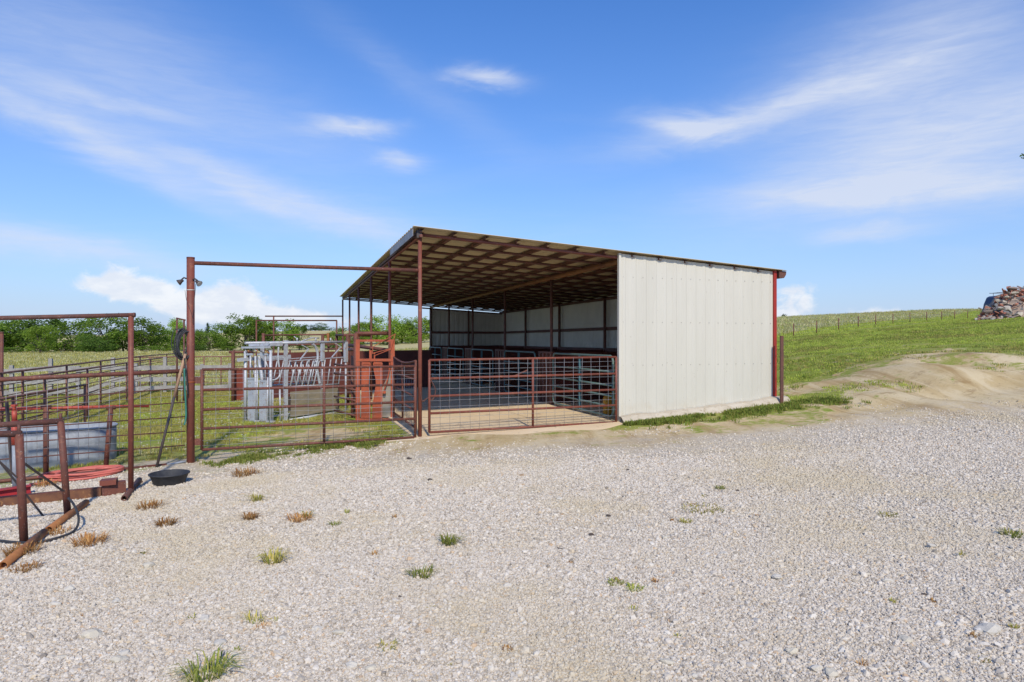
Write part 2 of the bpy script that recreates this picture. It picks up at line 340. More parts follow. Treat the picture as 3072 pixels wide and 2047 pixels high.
def build_ground():
    rr = np.concatenate([np.geomspace(.4, 60, 300), np.geomspace(61.5, 3500, 70)])
    th = np.concatenate([np.linspace(R(-50), R(50), 420, endpoint=False), np.linspace(R(50), R(310), 60, endpoint=False)])
    Rr, T = np.meshgrid(rr, th, indexing='ij'); x = (Rr * np.sin(T)).ravel(); y = (Rr * np.cos(T)).ravel(); z = Gn(x, y)
    z += .012 * np.sin(x * 2.1 + 1.3 * np.sin(y * 1.7)) * np.cos(y * 2.6 + x) * np.clip(np.hypot(x, y) / 6, 0, 1)
    # ruts down the bare bank
    t = x / np.maximum(y, .5); rut = np.exp(-((t - .67 - .012 * (y - 13.5)) / .09) ** 2) * np.exp(-((y - 13.3) / 1.8) ** 2)
    z += rut * .10 * np.sin(x * 3.0 + y * .9) + np.where((x > 5.5) & (y > 10.5) & (y < 24), .05 * np.sin(x * 1.7 + 2.2 * np.sin(y * .8)) * np.sin(y * 1.9 + x * .7) + .025 * np.sin(x * 4.1 + y * 2.3), 0)
    u, v = uv_of(x, y); ins = (u > -.05) & (u < 7.55) & (v > .05) & (v < 18.5)
    z = np.where(ins, np.minimum(z, slabz(u) - .05), z)
    n, k = len(rr), len(th); vs = np.stack([x, y, z], 1)
    idx = np.arange(n * k).reshape(n, k); q = np.stack([idx[:-1], np.roll(idx, -1, 1)[:-1], np.roll(idx, -1, 1)[1:], idx[1:]], -1).reshape(-1, 4)[:, ::-1]
    vs = np.vstack([vs, [0, 0, G(0, 0)]]); c = n * k
    me = bpy.data.meshes.new('ground')
    nf = len(q) + k; me.vertices.add(len(vs)); me.vertices.foreach_set('co', vs.ravel())
    tri = np.stack([np.roll(idx[0], -1), idx[0], np.full(k, c)], 1)
    loops = np.concatenate([q.ravel(), tri.ravel()]); me.loops.add(len(loops)); me.loops.foreach_set('vertex_index', loops)
    st = np.concatenate([np.arange(len(q)) * 4, len(q) * 4 + np.arange(k) * 3]); me.polygons.add(nf)
    me.polygons.foreach_set('loop_start', st); me.polygons.foreach_set('loop_total', np.concatenate([np.full(len(q), 4), np.full(k, 3)]))
    me.update(calc_edges=True); me.validate(); me.polygons.foreach_set('use_smooth', np.ones(nf, bool))
    gz, dz, yz = zones(vs[:, 0], vs[:, 1]); a = me.attributes.new('zone', 'FLOAT_COLOR', 'POINT')
    a.data.foreach_set('color', np.stack([gz, dz, yz, np.ones(len(gz))], 1).ravel().astype(np.float32))
    o = bpy.data.objects.new('ground', me); C.objects.link(o); o['kind'] = 'structure'
    m = bpy.data.materials.new('ground_cover'); m.use_nodes = True; m.node_tree.nodes.clear(); g = NT(m.node_tree); me.materials.append(m)
    tc = g.new('ShaderNodeTexCoord'); P = tc.outputs['Object']
    at_ = g.new('ShaderNodeAttribute', attribute_name='zone'); s = g.new('ShaderNodeSeparateColor'); g.l.new(at_.outputs['Color'], s.inputs[0])
    br = g.m('SUBTRACT', g.noise(P, 1.1, 8, .68), .5); br2 = g.m('SUBTRACT', g.noise(P, 7, 5, .6), .5)
    per = g.m('ADD', g.m('MULTIPLY', br, 1.3), g.m('MULTIPLY', br2, .5))
    fg = g.smooth(g.m('ADD', s.outputs[0], per), .12, .88); fd = g.smooth(g.m('ADD', s.outputs[1], g.m('MULTIPLY', per, 2.3)), .38, .72)
    fy = g.smooth(g.m('ADD', s.outputs[2], g.m('MULTIPLY', br, .5)), .2, .8)
    # gravel: pebble cells
    vo = g.new('ShaderNodeTexVoronoi'); g.l.new(P, vo.inputs['Vector']); vo.inputs['Scale'].default_value = 42
    vs_ = g.new('ShaderNodeSeparateColor'); g.l.new(vo.outputs['Color'], vs_.inputs[0])
    gc = g.ramp(vs_.outputs[0], [(0, (.36, .30, .23)), (.25, (.48, .415, .33)), (.6, (.58, .505, .405)), (.88, (.66, .59, .48)), (1, (.58, .44, .29))])
    gc = g.mix(g.smooth(g.noise(P, .45, 6, .65), .44, .70), gc, g.mix(.65, gc, (.53, .43, .275)))
    # bare soil
    dc = g.mix(g.smooth(g.noise(P, .8, 7, .62), .35, .68), (.52, .385, .195), (.66, .53, .32))
    dc = g.mix(g.m('MULTIPLY', g.smooth(g.noise(P, 3.5, 7, .7), .52, .68), .8), dc, (.33, .22, .105))
    dc = g.mix(g.smooth(g.noise(P, 22, 4, .65), .57, .68), dc, (.36, .26, .15))
    wv = g.noise(g.mapping(P, (2.6, .22, 1), (0, 0, R(34))), 1.0, 6, .65, .6); dc = g.mix(g.m('MULTIPLY', g.smooth(wv, .50, .64), .75), dc, (.36, .235, .10)); dc = g.mix(g.m('MULTIPLY', g.smooth(wv, .48, .34), .75), dc, (.66, .535, .335))
    # short grass
    gr = g.mix(g.smooth(g.noise(P, .5, 6, .62), .35, .70), (.24, .29, .045), (.35, .33, .085))
    gr = g.mix(g.smooth(g.noise(P, 2.3, 6, .68), .50, .72), gr, (.42, .33, .13))
    gr = g.mix(g.smooth(g.noise(P, 38, 4, .7), .45, .70), gr, (.15, .19, .03))
    dry = g.mix(g.smooth(g.noise(P, .16, 7, .65), .35, .68), (.58, .47, .23), (.50, .44, .19))
    dry = g.mix(g.smooth(g.noise(g.mapping(P, (1, .25, 1)), .7, 5, .7), .5, .75), dry, (.38, .37, .14))
    gr = g.mix(fy, gr, dry)
    col = g.mix(fd, gr, dc); col = g.mix(fg, col, gc)
    b = g.new('ShaderNodeBsdfPrincipled'); g.l.new(col, b.inputs['Base Color']); b.inputs['Roughness'].default_value = .95; b.inputs['Specular IOR Level'].default_value = .12
    h = g.m('ADD', g.m('MULTIPLY', vo.outputs['Distance'], g.m('MULTIPLY', fg, -1.2)), g.m('MULTIPLY', g.noise(P, 24, 6, .7), .9))
    bp = g.new('ShaderNodeBump'); bp.inputs['Strength'].default_value = .4; bp.inputs['Distance'].default_value = .015
    g.l.new(h, bp.inputs['Height']); g.l.new(bp.outputs[0], b.inputs['Normal'])
    out = g.new('ShaderNodeOutputMaterial'); g.l.new(b.outputs[0], out.inputs[0])
build_ground()

# ------------------------------------------------------------------ scattering of uncountable stuff
def scatter(name, P, rot, scl, idx, protos, label, cat):
    col = bpy.data.collections.new(name + '_kinds')
    for i, p in enumerate(protos): p.name = '%s_kind_%02d' % (name, i); col.objects.link(p)
    me = bpy.data.meshes.new(name); me.vertices.add(len(P)); me.vertices.foreach_set('co', np.asarray(P, np.float32).ravel())
    for nm, typ, key, dat in (('rot', 'FLOAT_VECTOR', 'vector', rot), ('scl', 'FLOAT_VECTOR', 'vector', scl), ('idx', 'INT', 'value', idx)):
        a = me.attributes.new(nm, typ, 'POINT'); a.data.foreach_set(key, np.asarray(dat).ravel())
    o = bpy.data.objects.new(name, me); C.objects.link(o); o['kind'] = 'stuff'; o['label'] = label; o['category'] = cat
    t = bpy.data.node_groups.new(name + '_nodes', 'GeometryNodeTree')
    t.interface.new_socket('Geometry', in_out='INPUT', socket_type='NodeSocketGeometry'); t.interface.new_socket('Geometry', in_out='OUTPUT', socket_type='NodeSocketGeometry')
    N = t.nodes; L = t.links; gi = N.new('NodeGroupInput'); go = N.new('NodeGroupOutput'); ip = N.new('GeometryNodeInstanceOnPoints'); ci = N.new('GeometryNodeCollectionInfo')
    ci.inputs[0].default_value = col; ci.inputs['Separate Children'].default_value = True; ci.inputs['Reset Children'].default_value = True
    def na(nm, dt): n = N.new('GeometryNodeInputNamedAttribute'); n.data_type = dt; n.inputs[0].default_value = nm; return n.outputs[0]
    L.new(gi.outputs[0], ip.inputs['Points']); L.new(ci.outputs[0], ip.inputs['Instance']); ip.inputs['Pick Instance'].default_value = True
    L.new(na('idx', 'INT'), ip.inputs['Instance Index'])
    er = N.new('FunctionNodeEulerToRotation'); L.new(na('rot', 'FLOAT_VECTOR'), er.inputs[0]); L.new(er.outputs[0], ip.inputs['Rotation'])
    L.new(na('scl', 'FLOAT_VECTOR'), ip.inputs['Scale']); L.new(ip.outputs[0], go.inputs[0])
    md = o.modifiers.new('scatter', 'NODES'); md.node_group = t
    return o
def proto(mb, material, name='kind'):
    me = bpy.data.meshes.new(name); me.from_pydata(mb.v, [], mb.f); me.polygons.foreach_set('use_smooth', mb.sm); me.materials.append(material); me.update()
    return bpy.data.objects.new(name, me)
def rock_mb(seed, sub=1, flat=.72, rough=.30):
    import bmesh
    bm = bmesh.new(); bmesh.ops.create_icosphere(bm, subdivisions=sub, radius=1); rnd = random.Random(seed); off = Vector((rnd.uniform(0, 90), rnd.uniform(0, 90), 0))
    sx, sy = rnd.uniform(.8, 1.25), rnd.uniform(.7, 1.1)
    for v in bm.verts:
        k = 1 + rough * 2 * mnoise.noise(v.co * .9 + off) + rough * .7 * mnoise.noise(v.co * 2.3 + off); v.co *= k; v.co.x *= sx; v.co.y *= sy; v.co.z *= flat
    m = MB(); m.add([v.co for v in bm.verts], [tuple(v.index for v in f.verts) for f in bm.faces]); bm.free(); return m
def stone_mat():
    m = bpy.data.materials.new('limestone_gravel'); m.use_nodes = True; m.node_tree.nodes.clear(); g = NT(m.node_tree)
    oi = g.new('ShaderNodeObjectInfo'); tc = g.new('ShaderNodeTexCoord')
    c = g.ramp(oi.outputs['Random'], [(0, (.26, .215, .17)), (.08, (.44, .375, .30)), (.28, (.60, .52, .42)), (.60, (.655, .575, .475)), (.80, (.71, .63, .53)), (.92, (.77, .70, .60)), (.96, (.66, .52, .34)), (1, (.56, .37, .22))])
    c = g.mix(g.m('MULTIPLY', g.noise(tc.outputs['Object'], 2.2, 4, .6), .35), c, (.45, .40, .335))
    dust = g.noise(oi.outputs['Location'], .45, 6, .65); c = g.mix(g.m('MULTIPLY', g.smooth(dust, .45, .66), .68), c, (.55, .46, .31))
    b = g.new('ShaderNodeBsdfPrincipled'); g.l.new(c, b.inputs['Base Color']); b.inputs['Roughness'].default_value = .85; b.inputs['Specular IOR Level'].default_value = .25
    o = g.new('ShaderNodeOutputMaterial'); g.l.new(b.outputs[0], o.inputs[0]); return m
STONE = stone_mat()
rng = np.random.default_rng(7)
def sector(n, t0, t1, y0, y1, power=1.0):     # points in the view wedge, uniform by area when power = 1
    y = np.sqrt(rng.uniform(y0 * y0, y1 * y1, n)); t = rng.uniform(t0, t1, n); return t * y, y
def clump(x, y, s, seed): return np.array([mnoise.noise(Vector((a * s + seed, b * s, seed * .37))) + .5 * mnoise.noise(Vector((a * s * 3.1, b * s * 3.1, seed))) for a, b in zip(x, y)])
def build_gravel():
    xs, ys, ss = [], [], []
    for (n, y0, y1, s0) in ((60000, 1.2, 2.5, .0066), (240000, 2.5, 5.2, .0066), (235000, 5.2, 8.6, .0082), (130000, 8.6, 13.5, .0100)):
        x, y = sector(n, -1.2 if y0 > 2 else -1.7, 1.2 if y0 > 2 else 1.7, y0, y1); g_, d_, _ = zones(x, y)
        thin = clump(x, y, .33, 51.); k = np.clip(g_ * 1.25 - .12 - .75 * np.clip(thin - .10, 0, 1) * (y / 6) + .12 * np.sin(x * 1.3 + 2 * np.sin(y)), 0, 1) ** 1.4 > rng.random(n)
        xs.append(x[k]); ys.append(y[k]); ss.append((s0 * np.exp(rng.normal(0, .33, n)))[k])
    x, y = sector(12000, -.9, .9, 2.5, 9.); g_, _, _ = zones(x, y); k = g_ > .6      # scattered larger stones
    xs.append(x[k]); ys.append(y[k]); ss.append((.0125 + .013 * rng.random(12000) ** 3)[k])
    x, y, s = map(np.concatenate, (xs, ys, ss)); z = Gn(x, y) + s * .18; n = len(x)
    z += .012 * np.sin(x * 2.1 + 1.3 * np.sin(y * 1.7)) * np.cos(y * 2.6 + x) * np.clip(np.hypot(x, y) / 6, 0, 1)
    rot = np.stack([rng.normal(0, .35, n), rng.normal(0, .35, n), rng.uniform(0, 6.28, n)], 1)
    scl = s[:, None] * np.ones(3); protos = [proto(rock_mb(i, 1), STONE) for i in range(10)]
    scatter('gravel', np.stack([x, y, z], 1), rot, scl, rng.integers(0, 10, n), protos, 'pale crushed limestone gravel covering the yard in front of the shed', 'gravel')
build_gravel()

GRASS = foliage_mat('short_grass', (.27, .32, .05), (.40, .39, .085), (.55, .45, .16), .35)
GRASSH = foliage_mat('hill_grass', (.32, .44, .055), (.44, .54, .08), (.56, .57, .15), .4)
DRYG = foliage_mat('dry_tall_grass', (.70, .60, .34), (.80, .70, .42), (.48, .50, .20), .4)
GRASSO = foliage_mat('olive_grass', (.30, .29, .07), (.42, .37, .11), (.56, .46, .18), .35)
GRASSD = foliage_mat('lush_grass', (.12, .20, .032), (.18, .26, .045), (.34, .31, .09), .3)
BROWNW = foliage_mat('dry_brown_weed', (.34, .16, .06), (.46, .24, .09), (.56, .36, .16), .2)
YELW = foliage_mat('yellow_green_weed', (.42, .38, .09), (.58, .47, .15), (.32, .35, .07), .35)
GREENW = foliage_mat('green_weed', (.24, .31, .055), (.36, .40, .09), (.54, .47, .16), .4)
def tuft_mb(seed, n, h, w, spread, lean=.6, seg=2):
    rnd = random.Random(seed); m = MB()
    for i in range(n):
        a = rnd.uniform(0, 6.283); r = spread * math.sqrt(rnd.random()); b = Vector((r * math.cos(a), r * math.sin(a), -.01 * h)); a2 = a + rnd.uniform(-.9, .9)
        out = Vector((math.cos(a2), math.sin(a2), 0)) * lean * rnd.uniform(.15, 1.0); hh = h * rnd.uniform(.45, 1.1); sd = Vector((-math.sin(a2), math.cos(a2), 0)) * w * rnd.uniform(.6, 1.3) / 2
        p1 = b + Vector((0, 0, hh * .6)) + out * hh * .35; p2 = b + Vector((0, 0, hh * max(.35, 1 - .35 * lean))) + out * hh
        m.add([b - sd, b + sd, p1 + sd * .7, p1 - sd * .7, p2], [(0, 1, 2, 3), (3, 2, 4)])
    return m
def put_tufts(name, x, y, size, protos, label, cat, idx=None):
    n = len(x); z = Gn(x, y); rot = np.stack([rng.normal(0, .06, n), rng.normal(0, .06, n), rng.uniform(0, 6.28, n)], 1)
    scatter(name, np.stack([x, y, z], 1), rot, size[:, None] * np.stack([np.ones(n), np.ones(n), rng.uniform(.7, 1.3, n)], 1), (rng.integers(0, len(protos), n) if idx is None else idx), protos, label, cat)
def clump(x, y, s, seed): return np.array([mnoise.noise(Vector((a * s + seed, b * s, seed * .37))) + .5 * mnoise.noise(Vector((a * s * 3.1, b * s * 3.1, seed))) for a, b in zip(x, y)])
def build_grass():
    # pens, left of the shed
    x, y = sector(46000, -.86, -.1, 9.0, 27.); g_, d_, _ = zones(x, y); u, v = uv_of(x, y); c = clump(x, y, .8, 3.)
    k = (g_ < .35) & (d_ + .6 * c < .48) & (u < -.25) & (c > -.28)
    x, y = x[k], y[k]; put_tufts('pen_grass', x, y, .75 + .025 * y + .15 * rng.normal(size=len(x)), [proto(tuft_mb(i, 12, .055, .007, .07, .9), [GRASSH, GRASS, GRASS, GRASSO, GRASSO, DRYG][i]) for i in range(6)], 'patchy short green and yellow grass in the cattle pens', 'grass', np.clip(clump(x, y, .5, 33.) * 3 + 2.2 + rng.normal(0, 1.1, len(x)), 0, 5).astype(int))
    # hill on the right
    x, y = sector(52000, .36, .84, 12.8, 60.); k0 = rng.random(len(x)) < np.clip(26 / y, .25, 1); x, y = x[k0], y[k0]
    g_, d_, _ = zones(x, y); u, v = uv_of(x, y); c = clump(x, y, .7, 9.)
    k = (g_ < .3) & (d_ + 1.25 * c < .60) & ((u > 7.6) | (v < -.35)) & (hill_side(x, y) < 0)
    x, y = x[k], y[k]; put_tufts('hill_grass', x, y, .7 + .032 * y, [proto(tuft_mb(20 + i, 12, .06, .009, .09, .8), [GRASSH, GRASSH, GRASSD, GRASSO, GRASSO, GRASSH][i]) for i in range(6)], 'mown bright green grass on the slope right of the shed', 'grass', np.clip((clump(x, y, .35, 31.) * 2.6 + 1.9 - .02 * (y - 14) + rng.normal(0, .9, len(x))), 0, 5).astype(int) if len(x) else None)
    # rank strip along the foot of the white wall
    n = 2600; uu = rng.uniform(3.45, 8.3, n); vv = -.24 - np.abs(rng.normal(0, .36, n)) - .13 * (uu - 3.6) * rng.random(n)
    x = P0[0] + rv[0] * uu + dv[0] * vv; y = P0[1] + rv[1] * uu + dv[1] * vv; c = clump(x, y, 1.6, 5.); k = c > -.12 + .5 * np.clip((vv + .45) * 3, 0, 1); x, y = x[k], y[k]
    put_tufts('wall_foot_grass', x, y, .9 + .4 * rng.random(len(x)), [proto(tuft_mb(40 + i, 12, .085, .010, .06, 1.0), GRASSD) for i in range(5)], 'ragged green weeds and grass along the foot of the white wall', 'grass')
    # strip under the left gate
    n = 1500; s = rng.random(n); x = -4.6 + 3.0 * s + rng.normal(0, .1, n); y = 9.85 + 1.22 * s + rng.normal(.0, .22, n) - .18; c = clump(x, y, 1.3, 12.); k = (c > -.12) & (x < -2.1); x, y = x[k], y[k]
    put_tufts('gate_foot_grass', x, y, .8 + .4 * rng.random(len(x)), [proto(tuft_mb(60 + i, 12, .07, .009, .06, 1.0), GRASSD) for i in range(5)], 'dark green grass growing under the left gate', 'grass')
    # tall pale grass beyond the hill fence
    x, y = sector(60000, .38, .86, 58., 135.); h = hill_side(x, y); k = (h > 6) & (h < 45) & (rng.random(len(x)) < .35); x, y = x[k], y[k]
    put_tufts('tall_dry_grass', x, y, .9 + .5 * rng.random(len(x)), [proto(tuft_mb(80 + i, 16, .50, .05, .35, .55), [DRYG, DRYG, DRYG, GRASSO, GRASSH][i]) for i in range(5)], 'tall pale seeding grass beyond the hilltop fence', 'grass')
    x, y = sector(20000, .38, .86, 52., 125.); h = hill_side(x, y); k = (h > -1.2) & (h < 8.) & (rng.random(len(x)) < .9); x, y = x[k], y[k]
    put_tufts('fence_row_grass', x, y, .8 + .5 * rng.random(len(x)), [proto(tuft_mb(90 + i, 14, .26, .04, .3, .6), GRASSH) for i in range(4)], 'deep green unmown grass along the hilltop fence', 'grass')
    # rough field beyond the pens
    x, y = sector(40000, -.86, -.08, 27., 108.); k = rng.random(len(x)) < np.clip(40 / y, .2, 1) * .6; x, y = x[k], y[k]; u, v = uv_of(x, y); k = (u < -.3) | (v > 19); x, y = x[k], y[k]
    put_tufts('field_grass', x, y, .6 + .014 * y, [proto(tuft_mb(100 + i, 12, .22, .03, .3, .6), [GRASS, DRYG][i % 2]) for i in range(4)], 'rough green and straw coloured grass in the field beyond the pens', 'grass')
build_grass()
# white clover heads among the pen grass
def build_flowers():
    m = MB(); m.v = []; 
    for k in range(5): a = 1.2566 * k; m.add([(0, 0, .045), (.014 * math.cos(a - .5), .014 * math.sin(a - .5), .050), (.018 * math.cos(a), .018 * math.sin(a), .053), (.014 * math.cos(a + .5), .014 * math.sin(a + .5), .050)], [(0, 1, 2, 3)])
    m.beam((0, 0, 0), (0, 0, .045), .002, .002)
    x, y = sector(1100, -.86, -.3, 9., 20.); g_, d_, _ = zones(x, y); u, v = uv_of(x, y); k = (g_ < .2) & (d_ < .3) & (u < -1) & (clump(x, y, .6, 21) > .05); x, y = x[k], y[k]
    put_tufts('clover_flowers', x, y, 1 + .4 * rng.random(len(x)), [proto(m, mat('white_petals', (.75, .74, .66), (.7, .66, .5), None, 20, .7, bump=0))], 'small white flowers dotted through the pen grass', 'flowers')
build_flowers()

# ------------------------------------------------------------------ the shed
def zr(u): return 3.56 - .0626 * u            # top of the roof sheets
UM, UB, VB, UWALL = 3.9, 7.30, 18.3, 3.76
def conc_mat():
    m = bpy.data.materials.new('dusty_concrete'); m.use_nodes = True; m.node_tree.nodes.clear(); g = NT(m.node_tree); tc = g.new('ShaderNodeTexCoord'); P = tc.outputs['Object']
    c = g.mix(g.smooth(g.noise(P, .7, 7, .6), .35, .68), (.72, .54, .33), (.77, .61, .41))
    c = g.mix(g.smooth(g.noise(P, 2.6, 6, .65), .56, .70), c, (.42, .30, .20)); c = g.mix(g.smooth(g.noise(P, 13, 4, .65), .66, .72), c, (.17, .13, .10))
    b = g.new('ShaderNodeBsdfPrincipled'); g.l.new(c, b.inputs['Base Color']); b.inputs['Roughness'].default_value = .9; b.inputs['Specular IOR Level'].default_value = .15
    bp = g.new('ShaderNodeBump'); bp.inputs['Strength'].default_value = .3; bp.inputs['Distance'].default_value = .01; g.l.new(g.noise(P, 18, 6, .65), bp.inputs['Height']); g.l.new(bp.outputs[0], b.inputs['Normal'])
    o = g.new('ShaderNodeOutputMaterial'); g.l.new(b.outputs[0], o.inputs[0]); return m
CONC = conc_mat()
def build_floor():
    o = bpy.data.objects.new('concrete_floor', None); C.objects.link(o); o['kind'] = 'structure'; o.location = W(0, 0, 0)
    cuts_u = [-.12, 2.45, 4.95, 7.5]; cuts_v = [0] + [3.66 * k for k in range(1, 5)] + [18.45]
    for i in range(3):
        for j in range(5):
            u0, u1, v0, v1 = cuts_u[i] + .006, cuts_u[i + 1] - .006, cuts_v[j] + .006, cuts_v[j + 1] - .006
            if j == 0: v0 = -.12
            top = [W(u0, v0, slabz(u0)), W(u1, v0, slabz(u1)), W(u1, v1, slabz(u1)), W(u0, v1, slabz(u0))]
            MB().slab(top, (0, 0, -1), .22).build('slab', CONC, o)
    # broken apron in front of the gates, feathering under the soil
    rnd = random.Random(3); m = MB(); N = 70; us = [-.9 + 5.1 * i / N for i in range(N + 1)]; rows = [0.0, .3, .62, 1.0]
    vs = []
    for r, k in enumerate(rows):
        for u in us:
            v = -.13 - k * (.85 + .35 * mnoise.noise(Vector((u * .7, 3, 0))) - .5 * max(0, (u - 3.2))); p = W(u, v)
            z = slabz(u) - .004 if r == 0 else (slabz(u) - .012) * (1 - k) + (G(p.x, p.y) - .10 * k * k) * k; vs.append((p.x, p.y, z - (.03 if r == 3 else 0)))
    m.add(vs, [(r * (N + 1) + i, r * (N + 1) + i + 1, (r + 1) * (N + 1) + i + 1, (r + 1) * (N + 1) + i) for r in range(3) for i in range(N)], True)
    m.build('apron', CONC, o)
build_floor()

def rib_profile(L, pitch, hgt, n):            # one ribbed sheet: list of (x, bump)
    out = []
    for k in range(n):
        c = pitch * (k + .5)
        for dx, h in ((-.045, 0), (-.022, hgt), (.022, hgt), (.045, 0)): out.append((c + dx, h))
        if k < n - 1:
            for dx in (.33, .67): out += [(c + pitch * dx - .012, 0), (c + pitch * dx, hgt * .22), (c + pitch * dx + .012, 0)]
    return [(0, 0)] + out + [(L, 0)]
def sheet(axis, nrm, base, prof, top0, top1, zb0=0., zb1=0., thick=.0015):
    pass
def build_shed():
    S = thing('cattle_shed', W(0, 0, 0), 'long open fronted cattle shed with white metal end wall and rusty pipe frame', 'shed')
    for k in range(6):
        v = 3.66 * k; pp('post', W(0, v, -.25), W(0, v, zr(0) - .11), .034, RUSTR if k < 2 else RUST, S, 14)
        if k: 
            v = 3.66 * k - (.05 if k == 5 else 0); pp('post', W(UM, v, slabz(UM) - .15), W(UM, v, zr(UM) - .11), .036, RUSTD, S, 10)
    pp('post', W(UM, .06, slabz(UM) - .15), W(UM, .06, zr(UM) - .11), .036, RUSTD, S)
    MB().pipe(W(0, 3.66, 2.72), W(0, 3.66, 2.76), .042, 14).build('pipe_coupling', RUSTD, S)
    # pipe beams
    rA = zr(0) - .105
    pp('eave_pipe', W(0, -.10, rA - .03), W(0, 18.42, rA - .03), .028, RUST, S)
    pp('middle_beam', W(UM, .0, zr(UM) - .15), W(UM, 18.3, zr(UM) - .15), .05, mat('ochre_rust', (.24, .11, .035), (.17, .07, .03), None, 4, .6, bump=.1), S)
    pp('rear_beam', W(UB - .08, -.02, zr(UB) - .15), W(UB - .08, 18.3, zr(UB) - .15), .045, RUSTD, S)
    for k in range(21):       # rafters across the shed
        v = .0 if k == 0 else min(18.28, .915 * k)
        pp('rafter', W(.0, v, zr(0) - .104), W(7.46, v, zr(7.46) - .104), .030 if k == 0 else .026, RUSTR if k == 0 else RUSTD, S, 8)
    n = 13
    for k in range(n):        # C purlins along the shed, on top of the rafters
        u = .02 + k * .577 if k else .02
        m = MB(); z = zr(u) - .010
        for du, dz, w, h in ((0, -.004, .075, .004), (-.0355, -.033, .004, .054), (0, -.062, .075, .004)):
            m.beam(W(u + du, -.10, z + dz), W(u + du, 18.40, z + dz), w, h)
        for j in range(21): vj = .45 + .9 * j; m.beam(W(u + .036, vj, z - .033), W(u + .036, vj + .38, z - .033), .003, .012)
        m.build('purlin', RUSTD, S)
    # roof: overlapping ribbed sheets, ribs running down the slope
    RF = bpy.data.objects.new('roof', None); C.objects.link(RF); RF.parent = S
    prof = rib_profile(.93, .2325, .022, 4); me = None
    for k in range(20):
        v0 = -.17 + k * .925; pc = W(0, v0, 0)
        if me is None:
            m = MB(); vs = []
            for du in (-.13, 3.7, 7.56):
                for x, h in prof: q = W(du, v0 + x, zr(du) + h); vs.append(q)
            L = len(prof); m.add(vs, [(r * L + i, r * L + i + 1, (r + 1) * L + i + 1, (r + 1) * L + i) for r in range(2) for i in range(L - 1)])
            o = m.build('roof_sheet', ROOFM, RF); me = o.data; first = o
            sm = o.modifiers.new('t', 'SOLIDIFY'); sm.thickness = .0025
        else:
            o = first.copy(); C.objects.link(o); o.parent = RF; d = W(0, v0) - W(0, -.17); o.location = (d.x, d.y, .0016 * (k % 2))
    # bare fascia boards on the near end of the eave, rake trim and the torn gutter end
    for a, b in ((-.10, 1.42), (1.44, 2.62)):
        MB().slab([W(-.135, a, zr(0) - .015), W(-.135, b, zr(0) - .015), W(-.135, b, zr(0) - .145), W(-.135, a, zr(0) - .145)], (-rv[0], -rv[1], 0), .006).build('fascia_board', ALU, S)
    MB().beam(W(-.02, -.06, zr(0) - .10), W(-.02, .07, zr(0) - .10), .09, .13).build('corner_bracket', DARK, S)
    m = MB()
    m.slab([W(7.40, -.12, zr(7.4) - .012), W(7.58, -.12, zr(7.58) - .012), W(7.57, -.12, zr(7.5) - .09), W(7.52, -.12, zr(7.5) - .155), W(7.40, -.12, zr(7.4) - .16)], (dv[0], dv[1], 0), 18.4)
    m.build('rear_eave_trim', RUSTD, S)
    # walls
    def wall(name, label_mat, A, B, zb, zt, npan, nrm, inner=False):
        H = bpy.data.objects.new(name, None); C.objects.link(H); H.parent = S
        A, B = Vector(A), Vector(B); L = (B - A).length / npan; d = (B - A).normalized(); nv = Vector(nrm)
        pr = rib_profile(L, L / 4, .011 if not inner else .019, 4)
        for k in range(npan):
            m = MB(); vs = []
            for lev in (0, 1):
                for x, h in pr:
                    q = A + d * (L * k + x) + nv * (h + .0012 * (k % 2)); s = (L * k + x) / (L * npan); z = (zb[0] + (zb[1] - zb[0]) * s) if lev == 0 else (zt[0] + (zt[1] - zt[0]) * s)
                    vs.append((q.x, q.y, z))
            n_ = len(pr); m.add(vs, [(i, i + 1, n_ + i + 1, n_ + i) for i in range(n_ - 1)]); o = m.build('wall_panel', label_mat, H)
            so_ = o.modifiers.new('t', 'SOLIDIFY'); so_.thickness = .002
        return H
    nf = (-dv[0], -dv[1], 0)
    fw = wall('front_wall', WHITE, W(UWALL, -.05), W(UB, -.05), (slabz(UWALL) - .12, slabz(UB) - .1), (zr(UWALL) - .035, zr(UB) - .035), 4, nf)
    sm_ = None       # screw heads
    for zrow in (1.18, 2.0, 2.85):
        for k in range(17):
            q = W(UWALL + .09 + k * .2115, -.055, zrow)
            if sm_ is None: sm_ = MB().pipe((0, 0, 0), Vector(nf) * .006, .008, 6).build('screw', mat('screw_grey', (.36, .34, .31), None, None, 8, .5, bump=0), None); o = sm_
            else: o = sm_.copy(); C.objects.link(o)
            o.parent = fw; o.location = q - S.location
    MB().slab([W(UWALL - .012, -.085, slabz(3.76) - .1), W(UWALL + .035, -.085, slabz(3.76) - .1), W(UWALL + .035, -.085, zr(3.76) - .035), W(UWALL - .012, -.085, zr(3.76) - .035)], (dv[0], dv[1], 0), .07).build('edge_trim', WHITE, fw)
    MB().slab([W(UB - .005, -.088, .1), W(UB + .065, -.088, .1), W(UB + .065, -.088, zr(UB) - .02), W(UB - .005, -.088, zr(UB) - .02)], (dv[0], dv[1], 0), .12).build('corner_trim', REDTRIM, S)
    wall('rear_wall', GREYIN, W(UB, .0), W(UB, VB), (slabz(UB) - .1,) * 2, (zr(UB) - .06,) * 2, 20, (rv[0], rv[1], 0))
    wall('end_wall', GREYIN, W(UM - .06, VB), W(UB, VB), (slabz(UM) - .1, slabz(UB) - .1), (zr(UM) - .22, zr(UB) - .22), 4, (dv[0], dv[1], 0))
    for z in (.55, 2.02):
        MB().beam(W(UB - .05, .05, z), W(UB - .05, VB - .05, z), .05, .10).build('girt', RUSTD, S)
        MB().beam(W(UM, VB - .05, z), W(UB - .08, VB - .05, z), .05, .10).build('girt', RUST, S)
